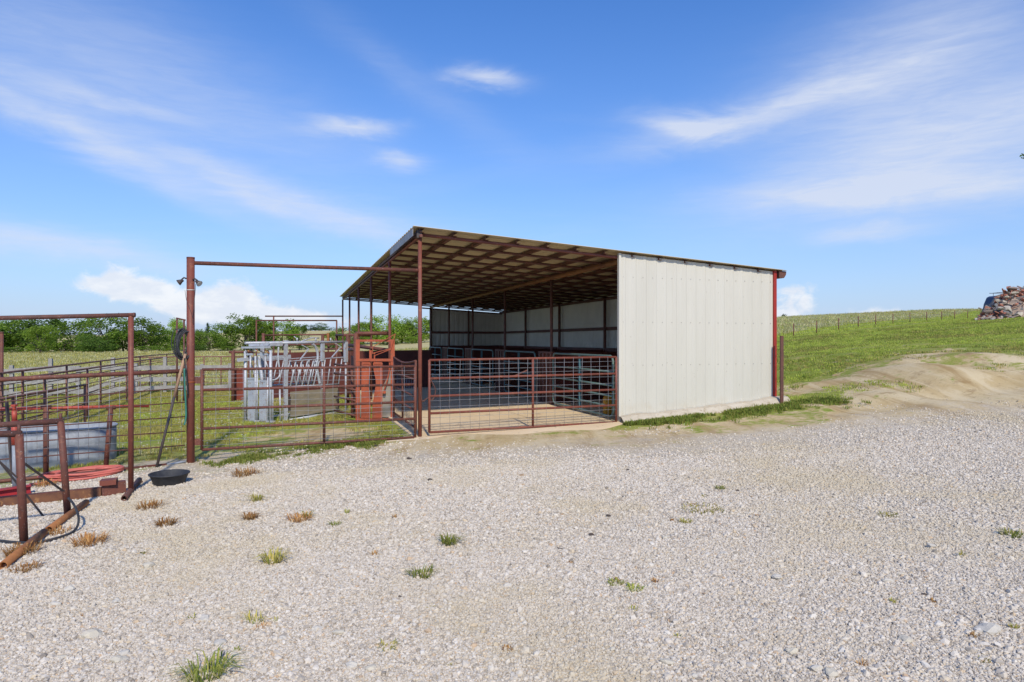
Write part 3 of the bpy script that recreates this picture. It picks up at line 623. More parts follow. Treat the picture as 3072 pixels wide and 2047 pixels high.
    MB().beam(W(UM - .4, VB - .02, zr(UM) - .19), W(UB, VB - .02, zr(UB) - .19), .06, .06).build('end_beam', RUSTD, S)
    for k in range(1, 5): pp('wall_post', W(UB - .12, 3.66 * k, slabz(UB) - .1), W(UB - .12, 3.66 * k, zr(UB) - .12), .05, RUSTD, S)
    pp('wall_post', W(UM + 1.75, VB - .12, slabz(UM)), W(UM + 1.75, VB - .12, zr(UM + 1.75) - .16), .04, RUSTD, S)
    for z in (.9, 2.0): MB().beam(W(UWALL + .02, .01, z), W(UB - .08, .01, z), .05, .10).build('girt', RUSTD, S)
    # maroon lining of the stalls
    for k in range(5):
        a, b = 3.66 * k + .03, 3.66 * (k + 1) - .03
        MB().slab([W(UB - .19, a, slabz(UB)), W(UB - .19, b, slabz(UB)), W(UB - .19, b, 1.42), W(UB - .19, a, 1.42)], (rv[0], rv[1], 0), .012).build('stall_lining', MAROON, S)
        if k: MB().slab([W(UM + .1, 3.66 * k, slabz(UM)), W(UB - .2, 3.66 * k, slabz(UB)), W(UB - .2, 3.66 * k, 1.36), W(UM + .1, 3.66 * k, 1.36)], (dv[0], dv[1], 0), .012).build('stall_partition', MAROON, S)
    MB().slab([W(UM, VB - .19, slabz(UM)), W(UB - .2, VB - .19, slabz(UB)), W(UB - .2, VB - .19, 1.42), W(UM, VB - .19, 1.42)], (dv[0], dv[1], 0), .012).build('stall_lining', MAROON, S)
    # narrow panels of square tube beside each middle post
    for k in range(4):
        v0 = 3.27 + 3.66 * k; T = bpy.data.objects.new('stall_panel', None); C.objects.link(T); T.parent = S
        for j in range(4):
            v = v0 + .10 + .245 * j; MB().beam(W(UM - .10, v, slabz(UM) - .02), W(UM - .10, v, 1.34), .10, .10, (rv[0], rv[1], 0)).build('square_tube', [RUST, RUSTD][j % 2], T)
        MB().beam(W(UM - .10, v0 + .02, 1.362), W(UM - .10, v0 + .92, 1.362), .10, .04).build('cap_rail', RUSTD, T)
    # crusty concrete footing that shows below the white wall
    N = 60; vs = []; 
    for i in range(N + 1):
        u = 3.74 + (7.55 - 3.74) * i / N; nz = mnoise.noise(Vector((u * 2.3, 0, 7))); n2 = mnoise.noise(Vector((u * 1.1, 4, 2)))
        p0 = W(u, -.07); p1 = W(u, -.20 - .05 * nz); p2 = W(u, -.36 - .12 * n2 - .05 * nz); gz = G(p2.x, p2.y)
        vs += [(p0.x, p0.y, gz + .13 + .03 * nz), (p1.x, p1.y, gz + .115 + .03 * n2 + .02 * nz), (p2.x, p2.y, gz - .03)]
    MB().add(vs, [(3 * i + j, 3 * i + j + 1, 3 * i + j + 4, 3 * i + j + 3) for i in range(N) for j in (0, 1)], False).build('footing', mat('pale_footing', (.55, .48, .38), (.46, .39, .29), (.34, .27, .18), 4, .9, 0, .5), S)
    return S
build_shed()

# ------------------------------------------------------------------ gates
def pipe_gate(name, label, A, B, zt, zb, r, m, mid, wires_v, wires_h, fr=(0, .255, .5, .738, 1), wm=WIRE, group=None, inner=None):
    A, B = Vector((*A[:2], 0)), Vector((*B[:2], 0)); g = thing(name, (A.x, A.y, zb[0]), label, 'gate', group)
    zz = lambda s, f: (zt[0] + (zt[1] - zt[0]) * s) * (1 - f) + (zb[0] + (zb[1] - zb[0]) * s) * f
    P = lambda s, f: Vector((A.x + (B.x - A.x) * s, A.y + (B.y - A.y) * s, zz(s, f)))
    for f in fr: pp('rail', P(0, f), P(1, f), r, m, g)
    for s in (0, 1): pp('stile', P(s, -.004), P(s, 1.004), r * 1.08, m, g)
    for s in mid: pp('stile', P(s, 0), P(s, 1), r * 1.05, m, g)
    w = MB(); n = (B - A).cross(Vector((0, 0, 1))).normalized() * (r * .9); rnd = random.Random(sum(map(ord, label)) % 999)
    for i in range(1, wires_v):
        s = i / wires_v; w.tube([P(s + rnd.uniform(-.002, .002), f) + n for f in (0, .3, .6, 1)], .0026, 5)
    for f in wires_h: w.tube([P(s, f + rnd.uniform(-.004, .004)) + n for s in np.linspace(0, 1, 9)], .0026, 5)
    w.build('wire_mesh', wm, g)
    return g, P
Tp = (-4.82, 9.75)
GA = Vector((-4.68, 9.81, 0)); GB = Vector((-1.64, 11.0, 0))
lg, LP = pipe_gate('mesh_gate', 'rusty pipe and wire mesh gate between the tall light post and the shed corner', GA, GB, (1.21, 1.215), (.0 + .002, .012), .0215, RUST, (.545,), 17, (.06, .115, .17, .33, .41, .56, .62, .80, .88, .95))
a_ = Vector((GB.x - GA.x, GB.y - GA.y, 0)).normalized()
for f in (.13, .90): MB().beam(LP(0, f) - a_ * .13, LP(0, f) - a_ * .015, .025, .10).build('hinge_plate', RUST, lg)
rg, RP = pipe_gate('mesh_gate', 'rusty pipe and wire mesh gate across the shed front beside the white wall', W(.15, -.06), W(3.70, -.06), (1.315, 1.34), (.085, .115), .0205, RUSTR, (.53,), 20, (.065, .135, .20, .30, .40, .56, .65, .80, .89))
MB().beam(RP(.43, .25), RP(.50, .17) + Vector((0, 0, .0)), .012, .02).build('latch_bar', RUST, rg)
MB().tube(curve_pts([RP(0, .26) + Vector((.02, -.02, 0)), RP(.03, .42), RP(.015, .55), RP(-.005, .52), W(.03, -.05, .62), W(.0, -.05, .78)]), .009, 6).build('chain', RUSTD, rg)
# stall gates along the middle posts
def tube_gate(v0, v1, label):
    g = thing('stall_gate', W(UM - .16, v0, slabz(UM)), label, 'gate', 'tube gates of the stalls'); z1 = 1.35; z0 = .19; u = UM - .16; r = .022
    c = .10; fp = [W(u, v0, z0 + c), W(u, v0, z1 - c), W(u, v0 + .03, z1 - .03), W(u, v0 + c, z1), W(u, v1 - c, z1), W(u, v1 - .03, z1 - .03), W(u, v1, z1 - c), W(u, v1, z0 + c), W(u, v1 - .03, z0 + .03), W(u, v1 - c, z0), W(u, v0 + c, z0), W(u, v0 + .03, z0 + .03)]
    MB().tube(fp, r, 8, True).build('frame', TEAL, g)
    for z in (.385, .585, .785, 1.05): pp('rail', W(u, v0, z), W(u, v1, z), .019, TEAL, g, 8)
    vm = (v0 + v1) / 2; MB().beam(W(u, vm, z0), W(u, vm, z1), .05, .012, (dv[0], dv[1], 0)).build('brace', BLUE, g)
    MB().beam(W(u, vm + .09, z0), W(u, vm + .09, z1), .012, .012).build('brace', BLUE, g)
tube_gate(.14, 3.15, 'green tube stall gate nearest the white wall, first of five')
for j, nm in enumerate(('second', 'third', 'fourth', 'fifth')): tube_gate(4.36 + 3.66 * j, 6.86 + 3.66 * j, 'green tube stall gate, %s from the white wall along the stall row' % nm)
# scalloped side gate running back from the near left post
def side_gate():
    g = thing('side_gate', W(-.02, .12, .02), 'rusty pipe side gate with dipped picket top along the shed edge', 'gate'); u = -.05; v0, v1 = .12, 2.68
    for z in (.14, .435, .68, .975): pp('rail', W(u, v0, z), W(u, v1, z), .019, RUST, g, 8)
    top = lambda s: 1.30 - .07 * math.sin(3.1416 * s); pts = [W(u, v0 + (v1 - v0) * i / 14, top(i / 14)) for i in range(15)]
    MB().tube(pts, .019, 8).build('top_rail', RUST, g)
    for v in (v0, v1, 1.55): pp('stile', W(u, v, .12), W(u, v, top((v - v0) / (v1 - v0))), .020, RUST, g, 8)
    m = MB()
    for i in range(1, 26): s = i / 26; m.pipe(W(u, v0 + (v1 - v0) * s, .975), W(u, v0 + (v1 - v0) * s, top(s)), .005, 5)
    for z in (1.06, 1.14): m.pipe(W(u, v0, z), W(u, v1, z), .004, 5)
    m.build('pickets', RUST, g)
    m = MB()
    for i in range(1, 14): s = i / 14; m.pipe(W(u + .02, v0 + (v1 - v0) * s, .13), W(u + .02, v0 + (v1 - v0) * s, .975), .0026, 5)
    m.build('wire_mesh', WIRE, g)
side_gate()

# ------------------------------------------------------------------ tall light post, overhead pipe, left fence
def light_post():
    x, y = Tp; g = thing('light_post', (x, y, G(x, y)), 'tall thick rusty pipe post with twin floodlights and overhead pipe to the shed', 'post')
    pp('pole', (x, y, G(x, y) - .35), (x, y, 2.88), .056, RUSTR, g, 18)
    MB().pipe((x, y, 2.88), (x, y, 2.90), .058, 18).build('cap', RUST, g)
    pp('overhead_pipe', (x + .05, y + .02, 2.815), W(-.03, 0, 2.845), .030, RUST, g, 14)
    MB().pipe((x, y, 1.02), (x, y, 1.035), .060, 18).build('weld_band', mat('orange_rust', (.40, .10, .03), None, None, 8, .7), g)
    MB().pipe((x, y, 2.40), (x, y, 2.412), .059, 18).build('cable_tie', LAMPW, g)
    for sx in (-1, 1):
        px = -1 if sx < 0 else 1; c = Vector((x + sx * (.115 if sx > 0 else .11), y - .04, 2.545 if sx < 0 else 2.53))
        lp = MB().tube([(x + sx * .05, y - .03, c.z + .03), (x + sx * .08, y - .04, c.z + .045), c + Vector((0, 0, .02))], .012, 8).build('lamp_arm', DARK, g)
        hd = MB(); ax = Vector((sx * .75, -.25, -.55)).normalized(); hd.pipe(c, c + ax * .06, .022, 14, .048); hd.pipe(c - ax * .02, c, .02, 12, .026); h = hd.build('floodlight', DARK, g)
        MB().pipe(c + ax * .056, c + ax * .064, .044, 14, .04).build('lens', LAMPW, h)
    MB().tube(curve_pts([(x + .10, y - .05, 2.50), (x + .085, y - .05, 2.30), (x + .06, y - .05, 2.08), (x + .055, y - .045, 1.9)]), .004, 6).build('cable', DARK, g)
    MB().tube(curve_pts([(x - .06, y - .05, 2.40), (x - .03, y - .065, 2.25), (x + .02, y - .065, 2.12), (x + .058, y - .05, 1.98)]), .003, 6).build('cable', DARK, g)
light_post()
FO = (-4.82, 9.75); _fa = Vector((-1.99, -1.1)).normalized(); FA = (_fa.x, _fa.y)
def left_fence():
    g = thing('pipe_fence', (FO[0], FO[1], G(*FO)), 'low rusty pipe fence with wire mesh running left from the light post', 'fence')
    def q(px, yr, yl): return onp(px, yr + (yl - yr) * (560 - px) / 560., FO, FA)
    pp('top_rail', q(548, 1113, 1139), q(-260, 1113, 1139), .031, RUST, g, 14)
    for yr, yl in ((1164, 1206), (1207, 1246), (1250, 1288), (1294, 1331), (1336, 1379)): pp('rod', q(556, yr, yl), q(-260, yr, yl), .0085, RUSTD, g, 8)
    pp('bottom_pipe', q(500, 1389, 1444), q(-260, 1389, 1444), .024, RUST, g, 10)
    MB().pipe(q(558, 1384, 1444) , q(500, 1389, 1444), .015, 8).build('pipe_end', GALV, g)
    m = MB()
    for i in range(26): px = 545 - i * 31; m.pipe(q(px, 1113, 1139), q(px, 1352, 1400), .0028, 5)
    for yr, yl in ((1185, 1226), (1228, 1268), (1272, 1310), (1315, 1355)): m.pipe(q(556, yr, yl), q(-260, yr, yl), .0024, 5)
    m.build('wire_mesh', WIRE, g)
left_fence()

# ------------------------------------------------------------------ yard clutter on the left
def frame_a():
    A = (-4.62, 7.88); a = Vector((-1.28, -.38)).normalized(); O, d = A, (a.x, a.y)
    g = thing('portable_pipe_frame', (A[0], A[1], G(*A)), 'tall rusty pipe frame standing on a skid near the light post', 'frame')
    base = G(*A) + .05; top = CZ + 82 * A[1] / F
    pp('upright', (A[0], A[1], base), (A[0], A[1], top), .031, RUSTR, g, 16)
    e = onp(-330, 962, O, d); pp('top_pipe', (A[0] + .03, A[1], top - .022), (e.x, e.y, e.z), .026, RUSTD, g, 14)
    MB().pipe((A[0] + .028, A[1], top - .022), (A[0] + .05, A[1] + .006, top - .022), .029, 14).build('end_cap', RUSTD, g)
    f0, f1 = gnd(372, 1505), gnd(418, 1448); up = Vector((0, 0, .045)); MB().openpipe(f0 + up * .8, f1 + up * .8, .034, 16).build('foot_pipe', RUSTD, g)
    # channel skid on the gravel
    P = lambda px, py, dz=0: gnd(px, py) + Vector((0, 0, dz))
    q0, q1 = P(-260, 1546), P(305, 1488); MB().beam(q0 + Vector((0, 0, .05)), q1 + Vector((0, 0, .05)), .10, .10).build('skid_channel', mat('brown_rust', (.20, .085, .04), (.13, .055, .035), (.33, .16, .06), 6, .75, bump=.25), g)
    MB().beam(q0 + Vector((0, 0, .103)), q1 + Vector((0, 0, .103)), .05, .012).build('skid_lip', RUST, g)
    r0, r1 = P(305, 1488), P(378, 1478); MB().beam(r0 + Vector((0, 0, .075)), r1 + Vector((0, 0, .075)), .11, .15).build('skid_block', RUST, g)
    MB().beam(r0 + Vector((0, -.02, .165)), (r0 + r1) / 2 + Vector((.05, -.02, .165)), .15, .06).build('skid_block', RUSTR, g)
    return g
frame_a()
def rack(base, top, railend, foot, label):
    b = gnd(*base); t = at(top[0], top[1], b.y); g = thing('pipe_stand', b, label, 'pipe stand', 'pipe stands on the gravel'); n = Vector((0, 0, .05))
    pp('leg', b + Vector((0, 0, .02)), t, .034, RUST, g, 16)
    e = at(railend[0], railend[1], railend[2]); pp('top_rail', t + (t - e).normalized() * .02, e, .031, RUSTD, g, 14)
    pp('peg', t + Vector((.0, 0, .0)), t + Vector((.0, 0, .085)), .014, RUSTD, g, 8)
    f0, f1 = gnd(*foot[0]), gnd(*foot[1]); MB().openpipe(f0 + n * .8, f1 + n * .8, .035, 18).build('foot_pipe', RUSTY, g)
    return g, b, t
g1, b1, t1 = rack((203, 1548), (182, 1264), (-330, 1296, 6.2), ((146, 1603), (258, 1518)), 'farther rusty pipe stand on a short yellow rusted foot pipe')
g2, b2, t2 = rack((72, 1632), (57, 1302), (-330, 1304, 5.5), ((8, 1714), (132, 1610)), 'nearer rusty pipe stand with its foot pipe reaching to the corner of the gravel')
MB().beam(at(-60, 1312, 6.3), gnd(131, 1550), .028, .008).build('flat_brace', DARK, g1)
MB().beam(at(72, 1390, 6.05), at(190, 1474, 6.75), .028, .008).build('flat_brace', DARK, g1)
MB().beam(at(-60, 1330, 5.6), at(50, 1432, 5.85), .028, .008).build('flat_brace', DARK, g2)
hp = [at(205, 1495, 6.55), at(222, 1515, 6.45), at(236, 1555, 6.3)] + [gnd(px, py) + Vector((0, 0, .025)) for px, py in ((225, 1598), (185, 1618), (120, 1634), (60, 1636), (0, 1630), (-80, 1616))]
tag(MB().tube(curve_pts(hp), .011, 8).build('black_hose', RUBBER), 'stiff black hose curving over the gravel between the two pipe stands', 'hose')
def red_rail():
    O = (-6.8, 8.72); a = Vector((1.99, 1.1)).normalized(); d = (a.x, a.y); P = lambda px, py: onp(px, py, (FO[0] - .06, FO[1] + .14), FA)
    b0 = P(138, 1428); g = thing('red_hitching_rail', b0, 'bright red pipe rail on two rusty legs behind the low fence', 'rail')
    pp('rail', P(-6, 1228), P(447, 1218), .022, BRIGHT, g, 14)
    pp('leg', P(138, 1432), P(138, 1222), .034, RUST, g, 14); pp('leg', P(317, 1410), P(333, 1222), .034, RUST, g, 14)
    for px in (138, 333): c = P(px, 1223); MB().pipe(c - Vector(( .06 * a.x, .06 * a.y, 0)), c + Vector((.06 * a.x, .06 * a.y, 0)), .030, 12).build('collar', RUST, g)
red_rail()
def stock_tank():
    c = Vector((-7.55, 9.78, 0)); ang = math.atan2(1.1, 1.99); z0 = G(c.x, c.y) - .03; g = thing('stock_tank', (c.x, c.y, z0), 'oblong galvanised metal stock tank behind the low pipe fence', 'tank')
    L, Wd, H = .95, .42, .60
    def ring(off, z, n=40):
        o = []
        for i in range(n):
            a = 6.2832 * i / n; x = (L + 0) * (1 if math.cos(a) > 0 else -1) + (Wd + off) * math.cos(a) if abs(math.cos(a)) > 1e-9 else 0; yv = (Wd + off) * math.sin(a)
            o.append(Vector((c.x + x * math.cos(ang) - yv * math.sin(ang), c.y + x * math.sin(ang) + yv * math.cos(ang), z0 + z)))
        return o
    m = MB(); prof = [(-.01, 0), (.0, .02), (.0, .14), (.004, .16), (.0, .18), (.0, .38), (.004, .40), (.0, .42), (.0, H), (-.012, H), (-.012, .03)]
    n = 40; vs = []
    for off, z in prof: vs += ring(off, z)
    m.add(vs, [(r * n + i, r * n + (i + 1) % n, (r + 1) * n + (i + 1) % n, (r + 1) * n + i) for r in range(len(prof) - 1) for i in range(n)], True)
    m.add(ring(-.012, .03), [tuple(range(n))]); m.build('shell', GALV, g)
    MB().tube(ring(.006, H), .016, 8, True).build('rim', GALV, g)
    wm = bpy.data.materials.new('tank_water'); wm.use_nodes = True; bs = wm.node_tree.nodes['Principled BSDF']; bs.inputs['Base Color'].default_value = (.05, .06, .05, 1); bs.inputs['Roughness'].default_value = .05
    MB().add(ring(-.02, .50), [tuple(range(n))]).build('water', wm, g)
stock_tank()
def hose_coil():
    c = gnd(258, 1428); rnd = random.Random(5); pts = []; N = 9
    for i in range(N * 28):
        a = 6.2832 * i / 28; k = i / (N * 28); r = .27 + .17 * mnoise.noise(Vector((k * 7, 1, 0))) + .05 * mnoise.noise(Vector((a * .33, 5, 0))); ex = .42 + .17 * mnoise.noise(Vector((k * 9, 3, 2)))
        x = ex * math.cos(a); y = r * .95 * math.sin(a); X, Y = c.x + x * .93 - y * .25, c.y + x * .40 + y * .9
        X += .10 * mnoise.noise(Vector((k * 11, 8, 1))); Y += .08 * mnoise.noise(Vector((k * 11, 2, 9))); pts.append((X, Y, G(X, Y) + .018 + .10 * k * (1 - .4 * k) + .02 * mnoise.noise(Vector((a * .5, k * 20, 0)))))
    tail = [gnd(px, py) + Vector((0, 0, .016)) for px, py in ((90, 1456), (120, 1455), (160, 1448), (190, 1438))]
    pts = curve_pts(tail + [Vector(pts[14])], 5)[:-1] + [Vector(p) for p in pts[14:]]
    e = pts[-1]; pts += [e + Vector((-.1, -.12, .02)), e + Vector((-.25, -.10, .0))]
    tag(MB().tube(pts, .0150, 8).build('hose_coil', HOSER), 'loose coil of red rubber hose lying against the low fence', 'hose')
hose_coil()
def feed_pan():
    c = gnd(508, 1462); c = gnd(508, 1452); g = thing('feed_pan', c, 'shallow round black rubber feed pan on the gravel', 'feed pan'); m = MB(); n = 36
    prof = [(.175, .0), (.185, .015), (.225, .118), (.240, .124), (.242, .136), (.232, .139), (.218, .128), (.178, .028), (.02, .022)]; vs = []
    for r, z in prof: vs += [c + Vector((r * math.cos(6.2832 * i / n), r * math.sin(6.2832 * i / n), z + .005)) for i in range(n)]
    m.add(vs, [(k * n + i, k * n + (i + 1) % n, (k + 1) * n + (i + 1) % n, (k + 1) * n + i) for k in range(len(prof) - 1) for i in range(n)], True)
    m.add(vs[-n:], [tuple(range(n))]); m.build('bowl', RUBBER, g)
    vs = [c + Vector((r * math.cos(6.2832 * i / n), r * math.sin(6.2832 * i / n), .034)) for r in (.176,) for i in range(n)]
    MB().add(vs, [tuple(range(n))]).build('dried_feed', mat('dusty_residue', (.30, .26, .20), (.2, .17, .14), None, 12, .95), g)
feed_pan()
b = gnd(468, 1404); t = Vector((Tp[0] - .03, Tp[1] - .10, CZ - (1062 - HZ) / F * 9.65))
lp_ = thing('leaning_pole', b, 'weathered pole leaning against the tall light post', 'pole')
pp('shaft', b - Vector((0, 0, .03)), b.lerp(t, .62), .020, DARK, lp_); pp('handle', b.lerp(t, .62), t, .021, mat('bare_wood', (.42, .26, .16), (.33, .20, .13), (.5, .4, .33), 9, .7, bump=.2, stretch=(1, 1, .2)), lp_)
def hanging_coil():
    c = Vector((Tp[0] - .065, Tp[1] - .075, CZ - (1030 - HZ) / F * 9.68)); g = thing('hanging_hose', c, 'coil of black hose hung on the side of the light post', 'hose'); rnd = random.Random(2)
    for k in range(13):
        pts = []; hh = .19 + .03 * rnd.random(); w = .045 + .02 * rnd.random(); ox, oy = rnd.uniform(-.03, .03), rnd.uniform(-.03, .02); tl = rnd.uniform(-.12, .12)
        for i in range(22): a = 6.2832 * i / 22; pts.append(c + Vector((ox + w * math.cos(a) + tl * .3 * math.sin(a), oy + .07 * math.cos(a), hh * math.sin(a) - .02 * k / 7)))
        MB().tube(pts, .010, 7, True).build('loop', RUBBER, g)
    big = [at(545, 988, 9.6), at(525, 990, 9.55), at(516, 1010, 9.55), at(515, 1035, 9.55), at(523, 1062, 9.55), at(540, 1076, 9.6), at(555, 1078, 9.64)]
    MB().tube(curve_pts(big), .006, 6).build('loose_loop', RUBBER, g)
    MB().tube(curve_pts([at(553, 1075, 9.62), at(556, 1100, 9.62), at(561, 1150, 9.62), at(563, 1185, 9.64)]), .010, 7).build('tail', RUBBER, g)
hanging_coil()
tag(MB().tube(curve_pts([at(553, 1106, 9.58), at(554, 1150, 9.58), at(557, 1210, 9.6), at(558, 1250, 9.6), at(553, 1276, 9.58)]), .013, 8).build('green_hose', HOSEG), 'short green hose hanging down beside the light post', 'hose')
g = thing('screw_jack', gnd(46, 1470), 'orange red screw jack head sticking up beside the nearer pipe stand', 'jack')
j0 = gnd(46, 1480); Yj = j0.y
pp('shank', j0, at(44, 1330, Yj), .030, GALV, g); pp('collar', at(44, 1335, Yj), at(44, 1262, Yj), .036, BRIGHT, g, 14); pp('neck', at(44, 1262, Yj), at(43, 1232, Yj), .028, BRIGHT, g, 12); pp('head', at(43, 1232, Yj), at(43, 1214, Yj), .020, BRIGHT, g, 8)
MB().obox(at(43, 1217, Yj), (.026, 0, 0), (0, .026, 0), (0, 0, .012)).build('nut', BRIGHT, g)
q0, q1 = gnd(-80, 1506), gnd(92, 1480); rb_ = thing('red_steel_beam', q0, 'short red painted steel channel lying by the stands', 'beam')
m = MB(); m.beam(q0 + Vector((0, 0, .012)), q1 + Vector((0, 0, .012)), .11, .012); m.beam(q0 + Vector((0, 0, .098)), q1 + Vector((0, 0, .098)), .11, .012); m.beam(q0 + Vector((0, 0, .055)), q1 + Vector((0, 0, .055)), .014, .075); m.build('channel', mat('red_paint', (.40, .035, .04), (.33, .03, .035), (.22, .08, .05), 5, .5), rb_)
bt = gnd(41, 1452); tag(MB().beam(bt - Vector((0, 0, .08)), at(20, 1207, bt.y), .045, .020).build('steel_bar', DARK), 'dark flat steel bar standing aslant behind the red jack', 'bar')
# ------------------------------------------------------------------ pens
PENR = mat('pen_rust', (.25, .115, .080), (.18, .085, .062), (.31, .16, .11), 6, .7, bump=.1)
def pen_fence(label, O, a, pxs, top, rods, m=PENR, r=.027, tr=.023, pxr=None, group='pipe fences of the pens'):
    c = onp(pxs[0], HZ, O, a); g = thing('pen_fence', (c.x, c.y, G(c.x, c.y)), label, 'fence', group)
    def P(px, h): q = onp(px, HZ, O, a); return Vector((q.x, q.y, G(q.x, q.y) + h))
    for px in pxs: pp('post', P(px, -.2), P(px, top + .01), r, m, g, 8)
    ends = pxr or (pxs[0], pxs[-1]); S = [ends[0]] + sorted([p for p in pxs if min(ends) < p < max(ends)], reverse=ends[0] > ends[1]) + [ends[1]]
    pts = [P(px, top) for px in S]; MB().tube(pts, tr, 8).build('rail', m, g)
    for h in rods: MB().tube([P(px, h) for px in S], .0105, 6).build('rod', m, g)
    return g
RODS = (.18, .40, .62, .84, 1.06)
pen_fence('far left run of pipe pen fence slanting away behind the light post', (-10.08, 12.8), dv, [-140, 5, 68, 200, 302, 420, 500, 545], 1.30, RODS)
pen_fence('second run of pipe pen fence forming an alley with the far left run', (-9.05, 11.6), dv, [-160, 134, 262, 380, 452, 530], 1.22, RODS)
pen_fence('low pipe pen panel ending in a stile in front of the alley', (-8.6, 12.6), (-.22, .975), [-150, 40, 135, 255], 1.0, (.2, .4, .6, .8))
pen_fence('pipe pen fence crossing behind the light post toward the squeeze chute', tuple(at(663, 1100, 26.5)[:2]), rv, [395, 450, 500, 560, 612, 663, 735], 1.24, RODS)
pen_fence('pipe pen fence beyond the chute on the far side of the alley', tuple(at(800, 1100, 33.)[:2]), rv, [700, 760, 830, 900, 960, 1020], 1.3, RODS)
tp_ = tuple(at(699, 1100, 19.8)[:2]); tq = thing('corner_post', (*tp_, G(*tp_)), 'thick rusty corner post with short top pipe left of the chute', 'post'); z_ = CZ - (1055 - HZ) / F * 19.8
pp('pole', (*tp_, G(*tp_) - .2), (*tp_, z_), .05, RUST, tq, 12); pp('top_pipe', at(687, 1057, 19.8), at(760, 1057, 20.2), .04, RUST, tq, 12)
pq = at(5, 1000, 13.6); tq = thing('gate_post', (pq.x, pq.y, G(pq.x, pq.y)), 'tall rusty pipe post at the left edge of the picture', 'post'); pp('pole', (pq.x, pq.y, G(pq.x, pq.y) - .2), pq, .034, RUST, tq, 12)
MB().pipe(pq, pq + Vector((0, 0, .03)), .040, 12).build('cap', RUSTD, tq)
tq = thing('pen_gate_frame', (*at(531, 1100, 20.)[:2], G(*at(531, 1100, 20.)[:2])), 'narrow tall pipe loop standing behind the hanging hose', 'frame')
for px in (531, 552): q = at(px, 958 + (px > 540) * 3, 20.); pp('upright', (q.x, q.y, G(q.x, q.y) - .2), q, .03, RUSTD, tq)
pp('crossbar', at(529, 955, 20.), at(556, 961, 20.), .025, RUSTD, tq)
# grey plank fence
def plank_fence():
    O = (-15.9, 22.4); P = lambda px, h, off=0.: (lambda q: Vector((q.x - rv[1] * off, q.y - rv[0] * 0 + -abs(off), G(q.x, q.y) + h)))(onp(px, HZ, O, rv))
    c = P(152, 0); g = thing('plank_fence', c, 'weathered grey wooden plank fence behind the pipe pens', 'fence'); rnd = random.Random(8); pxs = [-130, 35, 152, 235, 339, 408, 495, 606, 690]
    for px in pxs: h = 1.30 if px in (152, 339, 495) else 1.02 + .08 * rnd.random(); MB().beam(P(px, -.2), P(px, h), .13, .11, (rv[0], rv[1], 0)).build('post', WOODG, g)
    for a, b in zip(pxs[:-1], pxs[1:]):
        for h in (.16, .52, .92):
            if rnd.random() < .88 or a < 160: MB().beam(P(a, h + rnd.uniform(-.04, .04), .09), P(b, h + rnd.uniform(-.04, .04), .09), .03, .16).build('plank', WOODG, g)
    MB().beam(P(339, .42, .16), P(255, .08, .16), .03, .14).build('plank', WOODG, g)
plank_fence()
# overhead frames and rails of the working pens
def ohead(label, px0, px1, ytop, Y, posts, r=.03):
    A, B = at(px0, ytop, Y), at(px1, ytop, Y + 1.2); g = thing('overhead_pipe_frame', (A.x, A.y, G(A.x, A.y)), label, 'frame')
    pp('crossbar', A, B, r, RUSTD, g)
    for px in posts: s = (px - px0) / (px1 - px0); q = A.lerp(B, s); pp('upright', (q.x, q.y, G(q.x, q.y) - .2), q, r, RUST, g)
ohead('taller overhead pipe frame joining the far shed post', 795, 1027, 949, 27.0, (820,))
ohead('lower overhead pipe frame behind the chute', 767, 1011, 962, 25.0, (769, 1010))
def alley():
    O = tuple(at(868, 1100, 20.6)[:2]); P = lambda px, py: onp(px, py, O, rv); b = P(700, 1160); g = thing('sheeted_alley', (b.x, b.y, G(b.x, b.y)), 'dark red sheet metal alley wall behind the squeeze chute', 'alley wall')
    n = (-dv[0], -dv[1], 0); 
    for a, bb, ya, yb in ((700, 742, 1110, 1109), (790, 868, 1063, 1058), (868, 960, 1058, 1056), (960, 1052, 1056, 1054), (1052, 1160, 1054, 1052), (1160, 1292, 1052, 1050)):
        p, q = P(a + .8, ya), P(bb - .8, yb); MB().slab([(p.x, p.y, G(p.x, p.y) - .05), (q.x, q.y, G(q.x, q.y) - .05), q, p], n, .012).build('steel_sheet', MAROON if a > 760 else mat('red_oxide_sheet', (.22, .040, .020), (.17, .032, .018), (.27, .07, .03), 3, .6), g)
    for px in (700, 744, 789, 868, 960, 1052, 1160, 1292):
        p = P(px, 1100); MB().pipe((p.x, p.y + .05, G(p.x, p.y) - .2), (p.x, p.y + .05, P(px, 1051).z), .035, 8).build('post', RUST, g)
    # second leaf coming toward the head gate
    Q = lambda px, py, Y: at(px, py, Y)
    for (pa, pb, Ya, Yb, ya, yb) in ((1052, 1068, 18.6, 14.6, 1066, 1072),):
        p, q = Q(pa, ya, Ya), Q(pb, yb, Yb); MB().slab([(p.x, p.y, G(p.x, p.y)), (q.x, q.y, G(q.x, q.y)), q, p], (1, 0, 0), .012).build('steel_sheet', MAROON, g)
    return g
alley()
